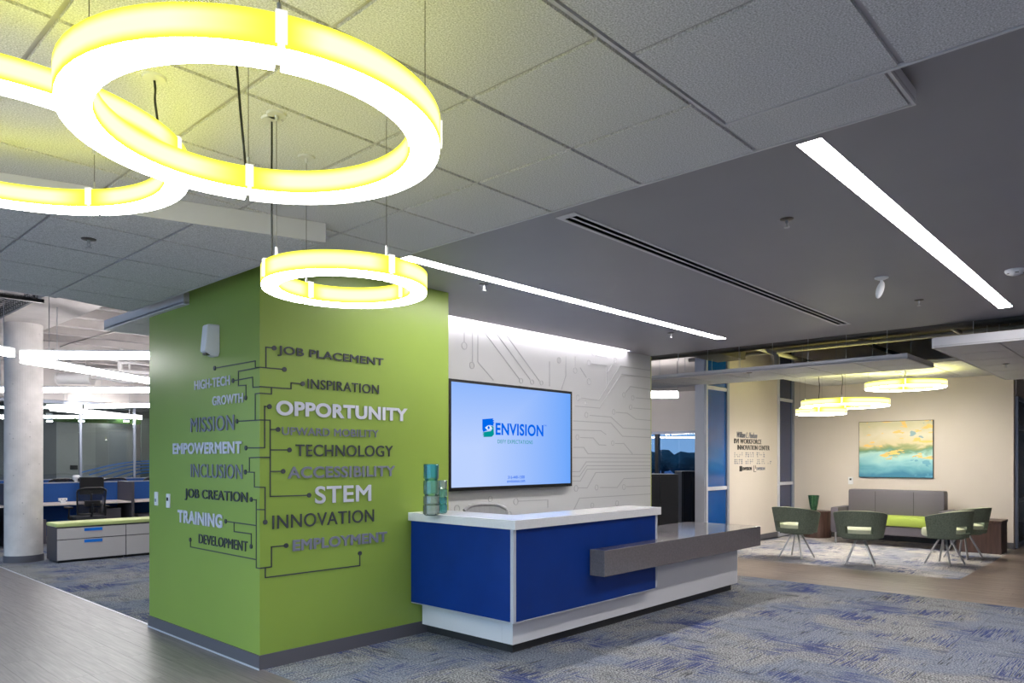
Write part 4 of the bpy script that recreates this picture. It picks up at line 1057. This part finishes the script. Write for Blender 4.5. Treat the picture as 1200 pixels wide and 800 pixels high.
for i in range(7):
    t = thing('tree', 'distant dark tree seen through the far window behind the black cabinets', 'tree', (57+(i % 2)*4.5, 29.5+i*1.5, -.3), 0, 'distant trees beyond the window')
    h = 2.25+random.random()*.4
    o = MB(); bmesh.ops.create_icosphere(o.bm, subdivisions=2, radius=1, matrix=Matrix.Translation((0, 0, h*.62)) @ Matrix.Diagonal((1.25, 1.3, h*.42, 1)))
    for vv in o.bm.verts: vv.co += Vector((random.uniform(-.12, .12), random.uniform(-.12, .12), random.uniform(-.1, .1)))
    o.build('crown', M['tree'], t); MB().cyl((0, 0, 0), (0, 0, h*.5), .15, n=8).build('trunk', M['walnut'], t)
# two added pendants, unseen behind the white wall, to brighten the far room
for (x, y, lab) in ((13.5, 11.0, 'added unseen pendant brightening the far room, nearer one'), (16.5, 13.0, 'added unseen pendant brightening the far room, farther one')):
    t = thing('linear_pendant', lab, 'ceiling light', (x, y, 2.9), PI/2, 'office linear pendants')
    MB().box(-1.2, -.05, -.05, 1.2, .05, .05).build('diffuser', M['office'], t); MB().cyl((0, 0, .05), (0, 0, .65), .005, n=6).build('suspension_rod', M['chrome'], t)
# black cabinets
c1 = atd(780, 610, 13.0); 
def cab(label, px0, px1, pyt, d, depth=.6):
    a, b = atd(px0, 560, d), atd(px1, 560, d); zt = EYE-(pyt-HOR)*d/F_PX
    t = thing('tall_cabinet', label, 'cabinet', ((a.x+b.x)/2, (a.y+b.y)/2, 0), 0, 'black cabinets in the room beyond')
    wd = (b-a).length/2
    t.rotation_euler = (0, 0, math.atan2(b.y-a.y, b.x-a.x))
    MB().box(-wd, 0, .05, wd, depth, zt).build('body', M['black'], t, bev=.01)
    MB().box(-wd+.02, -.02, .08, -.004, -.001, zt-.03).build('door', M['black'], t); MB().box(.004, -.02, .08, wd-.02, -.001, zt-.03).build('door', M['black'], t)
    MB().box(-wd+.03, .03, 0, wd-.03, depth-.03, .05).build('plinth', M['toe'], t)
cab('black cabinet directly beside the white relief wall end', 752, 795, 555.5, 11.9)
cab('black cabinet before the far window, right of its neighbour', 799, 822, 552, 13.6)
# pendant linear there
a, b = atd(750, 462, 15), atd(794, 462, 15); m_ = (a+b)/2
t = thing('linear_pendant', 'short white linear pendant in the room beyond the white wall', 'ceiling light', m_, math.atan2(b.y-a.y, b.x-a.x), 'office linear pendants')
MB().box(-(b-a).length/2, -.05, -.07, (b-a).length/2, .05, .06).build('diffuser', M['office'], t)
MB().cyl((.38, 0, .06), (.38, 0, 4.2-m_.z), .004, n=6).build('suspension_cable', M['dkchrome'], t)
struct('ceiling.010', MB().box(9.46, 6.12, 3.55, 23, 26, 3.7), M['offwhite'])

# ================================================================ open office, left
col_c = (3.108, 12.94); rcol = .248
struct('column', MB().lathe([(rcol, 0), (rcol, 3.6)], (*col_c, 0), 48), M['conc'])
struct('trim_3', MB().lathe([(rcol+.014, 0), (rcol+.014, .10)], (*col_c, 0), 48), M['base'])
# deck and ribs
beam_z = onx(50, 375, 3.45).z; print('beam z', beam_z)
DKZ = 3.95
struct('ceiling.011', MB().box(-7, 4.9, DKZ, 9.45, 26, DKZ+.15), M['conc_deck'])
struct('ceiling.012', MB().box(-7, -5.4, DKZ, 9.44, 4.9, DKZ+.15), M['conc_deck'])
rb = struct_empty('ceiling.013')
MB().box(2.75, 5.2, 3.58, 3.46, 26, DKZ).build('beam', M['conc_deck'], rb)
for i in range(18):
    y = 7.6+i*.95
    MB().poly([(3.47, y, 3.7), (3.47, y+.16, 3.7), (3.47, y+.22, DKZ), (3.47, y-.06, DKZ)], (6, 0, 0)).build('rib', M['conc_deck'], rb)
    MB().poly([(-7, y, 3.7), (-7, y+.16, 3.7), (-7, y+.22, DKZ), (-7, y-.06, DKZ)], (9.74, 0, 0)).build('rib', M['conc_deck'], rb)
# hung cloud H just left of the pier
zH = 2.85
h0, h1 = onz(123.7, 387, zH), onz(174.7, 369.7, zH); print('H', h0, h1)
cloud('ceiling.014', zH, [h0.x+.62*k for k in range(4)], [h0.y-.62*k for k in range(0, 5)] if False else sorted([h0.y-.62*k for k in range(4)]), th=.1)

def office_bar(p, q, label, w_=.06, hgt=.085):
    d = q-p; L = Vector((d.x, d.y)).length; c = (p+q)/2
    t = thing('linear_pendant', label, 'ceiling light', c, math.atan2(d.y, d.x), 'office linear pendants')
    MB().box(-L/2, -w_/2, -hgt/2, L/2, w_/2, hgt/2).build('diffuser', M['office'], t)
    MB().box(-L/2, -w_/2-.003, hgt/2+.001, L/2, w_/2+.003, hgt/2+.02).build('housing', M['white'], t)
    for s in (-.35, .35): MB().cyl((s*L, 0, hgt/2), (s*L, 0, 3.9-c.z), .005, n=6).build('suspension_rod', M['chrome'], t)
zo = 2.80
def op_(x, y, z=zo): return onz(x, y, z)
office_bar(op_(25, 416), op_(240, 417), 'bright white linear office pendant level above the grey storage bench')
office_bar(op_(26, 421), op_(230, 455.5), 'bright white linear office pendant receding at an angle below the level one')
office_bar(op_(-60, 399), op_(14.5, 414), 'bright white linear office pendant at the left picture edge')
office_bar(op_(-40, 456.5), op_(230, 456.8), 'white linear office pendant in the second row above the desks')
office_bar(op_(-40, 476), op_(95, 476.4), 'white linear office pendant in the third row, left piece')
office_bar(op_(60, 478.5, 2.62), op_(165, 489, 2.62), 'far white linear office pendant slanting to the right')
office_bar(op_(100, 476), op_(230, 474), 'white linear office pendant in the third row, right piece')
office_bar(op_(-30, 488), op_(165, 488.5), 'farthest white linear office pendant before the glass wall')
# duct drum and pipes
a, b = atd(69, 443.5, 15), atd(107, 443.5, 15)
t = thing('round_duct', 'short white cylindrical duct hung near the office ceiling', 'duct', (a+b)/2, math.atan2((b-a).y, (b-a).x)); L = (b-a).length
MB().cyl((-L/2, 0, 0), (L/2, 0, 0), .115, n=24).build('duct_body', M['wpipe'], t, smooth=True)
for s in (-1, 1): MB().cyl((s*L/2-.02, 0, 0), (s*L/2+.02, 0, 0), .13, n=24).build('collar', M['wpipe'], t)
MB().path([(L/2, 0, .02), (L/2+.3, 0, .03), (L/2+.6, 0, -.05), (L/2+.9, 0, -.05)], .05, 10).build('flexible_hose', M['wpipe'], t)
MB().cyl((-L/3, 0, .1), (-L/3, 0, 1.0), .006, n=6).cyl((L/3, 0, .1), (L/3, 0, 1.0), .006, n=6).build('hanger_rod', M['wpipe'], t)
pg = struct_empty('ceiling.015')
for (pts, r) in (([(100, 431), (176, 437)], .035), ([(110, 434), (176, 441)], .02), ([(141, 390), (142.5, 412)], .03), ([(141, 424), (141, 436)], .05), ([(141, 425), (160, 425)], .03), ([(152, 425), (152, 438)], .02), ([(120, 420), (176, 428)], .02)):
    MB().path([atd(*p, 14.5) for p in pts], r, 10).build('pipe', M['wpipe'], pg)
# sprinkler line (thin dark)
MB().path([atd(135, 388, 11), atd(82, 402, 13.5), atd(60, 410, 15)], .012, 8).build('pipe', M['dkchrome'], pg)
# cable tray, wire basket
q1 = onz(44, 349, 3.35)
ct = thing('cable_tray', 'black wire basket cable tray above the column at upper left', 'cable tray', q1, PI/2); L = 9.0
wr = MB()
for k in range(13): yy = .0+.075*k; wr.path([(0, yy, 0), (L, yy, 0)], .0045, 6)
for s in (0, .9):
    wr.path([(0, s, .05), (L, s, .05)], .006, 6); wr.path([(0, s, .1), (L, s, .1)], .006, 6)
n = int(L/.1)
for k in range(n+1): wr.path([(k*L/n, 0, .1), (k*L/n, 0, 0), (k*L/n, .9, 0), (k*L/n, .9, .1)], .0035, 6)
wr.build('wire_basket', M['black'], ct)
MB().box(-.02, -.06, -.05, .02, 1.0, -.01).box(4.0, -.06, -.05, 4.04, 1.0, -.01).build('support_rail', M['black'], ct)
MB().cyl((.02, .03, 0), (.02, .03, .55), .006, n=6).build('hanger_rod', M['black'], ct)

# storage bench
xc0 = onz(66.7, 660.2, 0); Yc = xc0.y
xs_ = [xc0.x, ony(147.8, 640, Yc).x]; cw = xs_[1]-xs_[0]
zf0, zf1 = ony(66.7, 657, Yc).z, ony(66.4, 619.7, Yc).z; zmid = ony(66.7, 633, Yc).z
print('bench', xc0, cw, zf0, zf1, zmid)
for k in range(3):
    t = thing('storage_cabinet', ['low storage cabinet with blue pulls nearest the concrete column', 'low storage cabinet, second from the concrete column', 'low storage cabinet farthest from the column, behind the green pier'][k], 'cabinet', (xc0.x+k*cw, Yc, 0), 0, 'low storage cabinets')
    MB().box(.002, .02, .03, cw-.002, .5, zf1+.02).build('carcass', M['charcoal'], t); MB().box(.03, .05, 0, cw-.03, .48, .03).build('plinth', M['black'], t)
    for z0_, z1_ in ((zf0, zmid-.006), (zmid+.006, zf1)):
        dr = MB().box(.006, 0, z0_, cw-.006, .019, z1_).build('drawer_front', M['mono'], t, bev=.002)
        MB().box(cw*.38, -.012, z1_-.055, cw*.64, -.001, z1_-.012).build('pull', M['bluepull'], dr)
t = thing('bench_cushion', 'lime green seat cushion along the top of the storage cabinets', 'cushion', (xc0.x, Yc, zf1+.021))
MB().box(-.01, -.01, 0, cw*3, .5, .055, bev=.02).build('cushion_pad', M['limef2'], t, smooth=True)
# workstations
Yd = onz(100, 589, .73).y; print('desk row y', Yd, onz(49, 590, .73), onz(154.5, 586.7, .73))
xe = ony(157, 586, Yd).x
def workstation(x0, x1, y, label, grp='blue screened workstations'):
    t = thing('workstation', label, 'desk', (x0, y, 0), 0, grp); L = x1-x0
    MB().box(0, 0, .70, L-.05, .72, .73).build('worktop', M['worktop'], t, bev=.003)
    MB().box(0, .725, .1, L-.05, .765, 1.08).build('privacy_screen', M['bluep'], t)
    MB().box(0, .72, 1.081, L-.05, .77, 1.10).build('screen_cap', M['alum'], t)
    MB().box(L-.045, -.02, 0, L, .765, 1.10).build('end_panel', M['charcoal'], t)
    MB().box(L-.6, .1, .72*0+.02, L-.2, .6, .6).build('pedestal', M['charcoal'], t)
    MB().box(.1, .1, .02, .55, .6, .45).build('pedestal', M['greyf'], t)
    return t
workstation(xe-2.0, xe, Yd, 'workstation behind the desk chair, with blue privacy screen')
workstation(xe+.02, xe+2.0, Yd, 'workstation cut by the green pier, blue screen showing')
workstation(xe-4.0, xe-2.02, Yd, 'workstation hidden mostly behind the concrete column')
for k in range(4): workstation(xe-4.4+k*2.02, xe-2.4+k*2.02, Yd+2.6, ['second row workstation far left', 'second row workstation behind the monitor', 'second row workstation near the glass wall post', 'second row workstation at the pier edge'][k])
p = ony(102, 600, Yd-.35)
task_chair('grey mesh back task chair at the blue workstation behind the green bench', (p.x, p.y, 0), PI/2, 'mesh office chairs')
for (x, lab) in ((70, 'dark mesh chair back behind the blue screen, far left'), (95, 'dark mesh chair back left of the monitor, beyond the blue screen'), (130, 'dark mesh chair back right of the monitor, beyond the blue screen'), (171, 'dark mesh chair back at the edge of the green pier')):
    p = ony(x, 560, Yd+2.1 if x != 95 else Yd+1.5); c = task_chair(lab, (p.x, p.y, 0), PI/2+random.uniform(-.3, .3), 'mesh office chairs'); c.scale = (1, 1, 1.10)
# monitor
a, b = ony(93.5, 559, Yd+.5), ony(121.5, 578.5, Yd+.5)
t = thing('computer_monitor', 'black monitor back standing above the mesh chair', 'monitor', ((a.x+b.x)/2, Yd+.5, .73)); hw2 = (b.x-a.x)/2
MB().box(-hw2, -.02, b.z-.73, hw2, .02, a.z-.73).build('display', M['black'], t, bev=.004); MB().cyl((0, .03, 0), (0, .03, .35), .02, n=10).build('stand', M['black'], t); MB().box(-.12, -.08, 0, .12, .1, .012).build('foot', M['black'], t)
MB().box(-.015, -.021, b.z-.73+.002, .015, -.0205, b.z-.73+.01).build('badge', M['white'], t)
p = ony(73.5, 584, Yd+.3); t = thing('power_hub', 'small white power outlet box on the pale worktop', 'outlet', (p.x, p.y, .73))
MB().box(-.07, -.03, .04, .07, .03, .09).build('housing', M['white'], t, bev=.008); MB().box(-.04, -.03, 0, .04, .03, .04).build('foot', M['white'], t)
for s in (-1, 1): MB().box(s*.03-.008, -.0315, .06, s*.03+.008, -.0305, .072).build('socket', M['black'], t)
p = ony(89.5, 566, Yd+.74); t = thing('desk_lamp', 'small white lamp head on top of the blue screen left of the monitor', 'lamp', (p.x, Yd+.745, 1.10))
MB().lathe([(.03, 0), (.03, .02), (.06, .05), (.07, .1), (.05, .13), (.001, .135)], (0, 0, 0), 20).build('head', M['white'], t, smooth=True); MB().box(.01, -.075, .03, .05, -.06, .07).build('lens', M['black'], t)
# glass wall
YG = 20.0
gw = struct_empty('window_5'); gx0, gx1 = ony(-20, 500, YG).x, ony(240, 500, YG).x
zg = ony(100, 474, YG).z; print('glass wall', gx0, gx1, zg)
posts = [ony(x, 500, YG).x for x in (-12, 94.3, 157.3, 225)]
for a, b in zip(posts, posts[1:]): MB().box(a+.03, YG, .05, b-.03, YG+.012, zg).build('pane', M['glass'], gw)
for x in posts: MB().box(x-.025, YG-.03, 0, x+.025, YG+.04, zg).build('mullion', M['alum'], gw)
MB().box(gx0, YG-.03, zg, gx1, YG+.04, zg+.07).build('head_rail', M['alum'], gw)
for i, (xa, ya_, xe_, ye_) in enumerate(((95, 553.5, 176, 540), (105, 556, 176, 543), (112, 560, 176, 546.5), (125, 562, 176, 550), (140, 563, 176, 553.5))):
    pts = []
    for k in range(15):
        f = k/14; x = xa+(xe_-xa)*f; y = ya_+(ye_-ya_)*math.sin(f*PI/2)
        v_ = ony(x, y, YG-.004); pts.append((v_.x, v_.z))
    mb = MB(); strip(mb, pts, .03, lambda u, z, n: (u, YG-.004-n, z), 0, .001); mb.build('film_stripe', M['arc'], gw)
struct('wall_left.001', MB().box(-7, YG-.05, zg+.08, 9.4, YG+.12, DKZ), M['offwhite'])
YR = 24.0
def wz(px, py, Y): return ony(px, py, Y)
struct('wall_left.002', MB().box(-7, YR, 0, wz(66, 500, YR).x, YR+.1, 3.9), mat('grey_wall', srgb(110, 110, 112), .7))
struct('wall_left.003', MB().box(wz(66, 500, YR).x, YR, 0, wz(112, 500, YR).x, YR+.1, 3.9), mat('pale_grey_wall', srgb(168, 166, 162), .7))
struct('wall_left.004', MB().box(wz(112, 500, YR).x, YR, 0, wz(160, 500, YR).x, YR+.1, 3.9), mat('mid_grey_wall', srgb(150, 150, 148), .7))
struct('wall_left.005', MB().box(wz(160, 500, YR).x, YR-.4, 0, 16, YR-.3, 3.9), mat('grey_green_wall', srgb(105, 112, 105), .7))
struct('trim_4', MB().box(wz(50, 500, YR).x, YR-.35, wz(100, 495.5, YR).z, wz(176, 500, YR).x, YR-.2, wz(100, 488.5, YR).z), mat('green_header', srgb(62, 96, 30), .6))
p = ony(86.5, 547.5, YR-.01); t = thing('wall_plate', 'small dark display plate on the pale wall behind the glass', 'sign', (p.x, YR, p.z)); MB().box(-.1, -.02, -.065, .1, 0, .065).build('face', M['black'], t, bev=.003)
zc_ = wz(100, 487.5, 23.6).z+.01
struct('ceiling.017', MB().box(-6.9, YG+.13, zc_, 16, YR-.41, zc_+.1), mat('dark_room_ceiling', srgb(70, 72, 72), .7))
for px, lab in ((58, 'leftmost small downlight behind the glass wall, next to the column'), (95.5, 'middle small downlight behind the glass wall, at its mullion'), (148, 'rightmost small downlight behind the glass wall, near the green pier')):
    p = ony(px, 494, 22.9); t = thing('downlight', lab, 'ceiling light', (p.x, 22.9, p.z), 0, 'downlights behind the glass'); MB().cyl((0, 0, 0), (0, 0, .03), .07, n=20).build('lens', M['linear'], t); MB().cyl((0, 0, .031), (0, 0, zc_-p.z), .08, n=20).build('can', M['white'], t)

# ================================================================ added unseen fill panels behind and left of the viewpoint, brightening the room
k_ = 0
M['fill_glow'] = emit('fill_panel_emitter', (.62, .84, 1, 1), 55.0)
for (x, y) in ((-1.6, -1.2), (-4.2, -1.2), (-1.6, 2.2), (-4.2, 2.2), (-3.4, 5.6), (-3.4, 9.4), (-3.4, 13.0)):
    z_ = 2.98 if y < 5 else 2.6
    t = thing('added_fill_panel', 'unseen square fill light number %s, added to brighten the room' % 'one two three four five six seven'.split()[k_], 'ceiling light', (x, y, z_), 0, 'added unseen fill lights'); k_ += 1
    MB().box(-.5, -.5, -.02, .5, .5, -.005).build('diffuser', M['fill_glow'], t); MB().box(-.52, -.52, -.004, .52, .52, .018).build('frame', M['white'], t)
    if y > 5:
        for sx2 in (-.4, .4): MB().cyl((sx2, 0, .018), (sx2, 0, .27), .005, n=6).build('suspension_rod', M['chrome'], t)

# ================================================================ enclosing walls out of view
struct('wall_entry', MB().box(-7, -5.6, 0, 21.7, -5.4, 4.25), M['offwhite'])
wb = MB(); wb.box(-6.8, -5.4, 0, -6.6, 25.9, .4).box(-6.8, -5.4, 3.0, -6.6, 25.9, 4.1)
for i in range(9): wb.box(-6.8, -5.4+i*3.8, .4, -6.6, -4.9+i*3.8, 3.0)
struct('wall_window_side', wb, M['offwhite'])
struct('wall_left.006', MB().box(-7, 25.9, 0, 23, 26.1, 4.1), M['offwhite'])
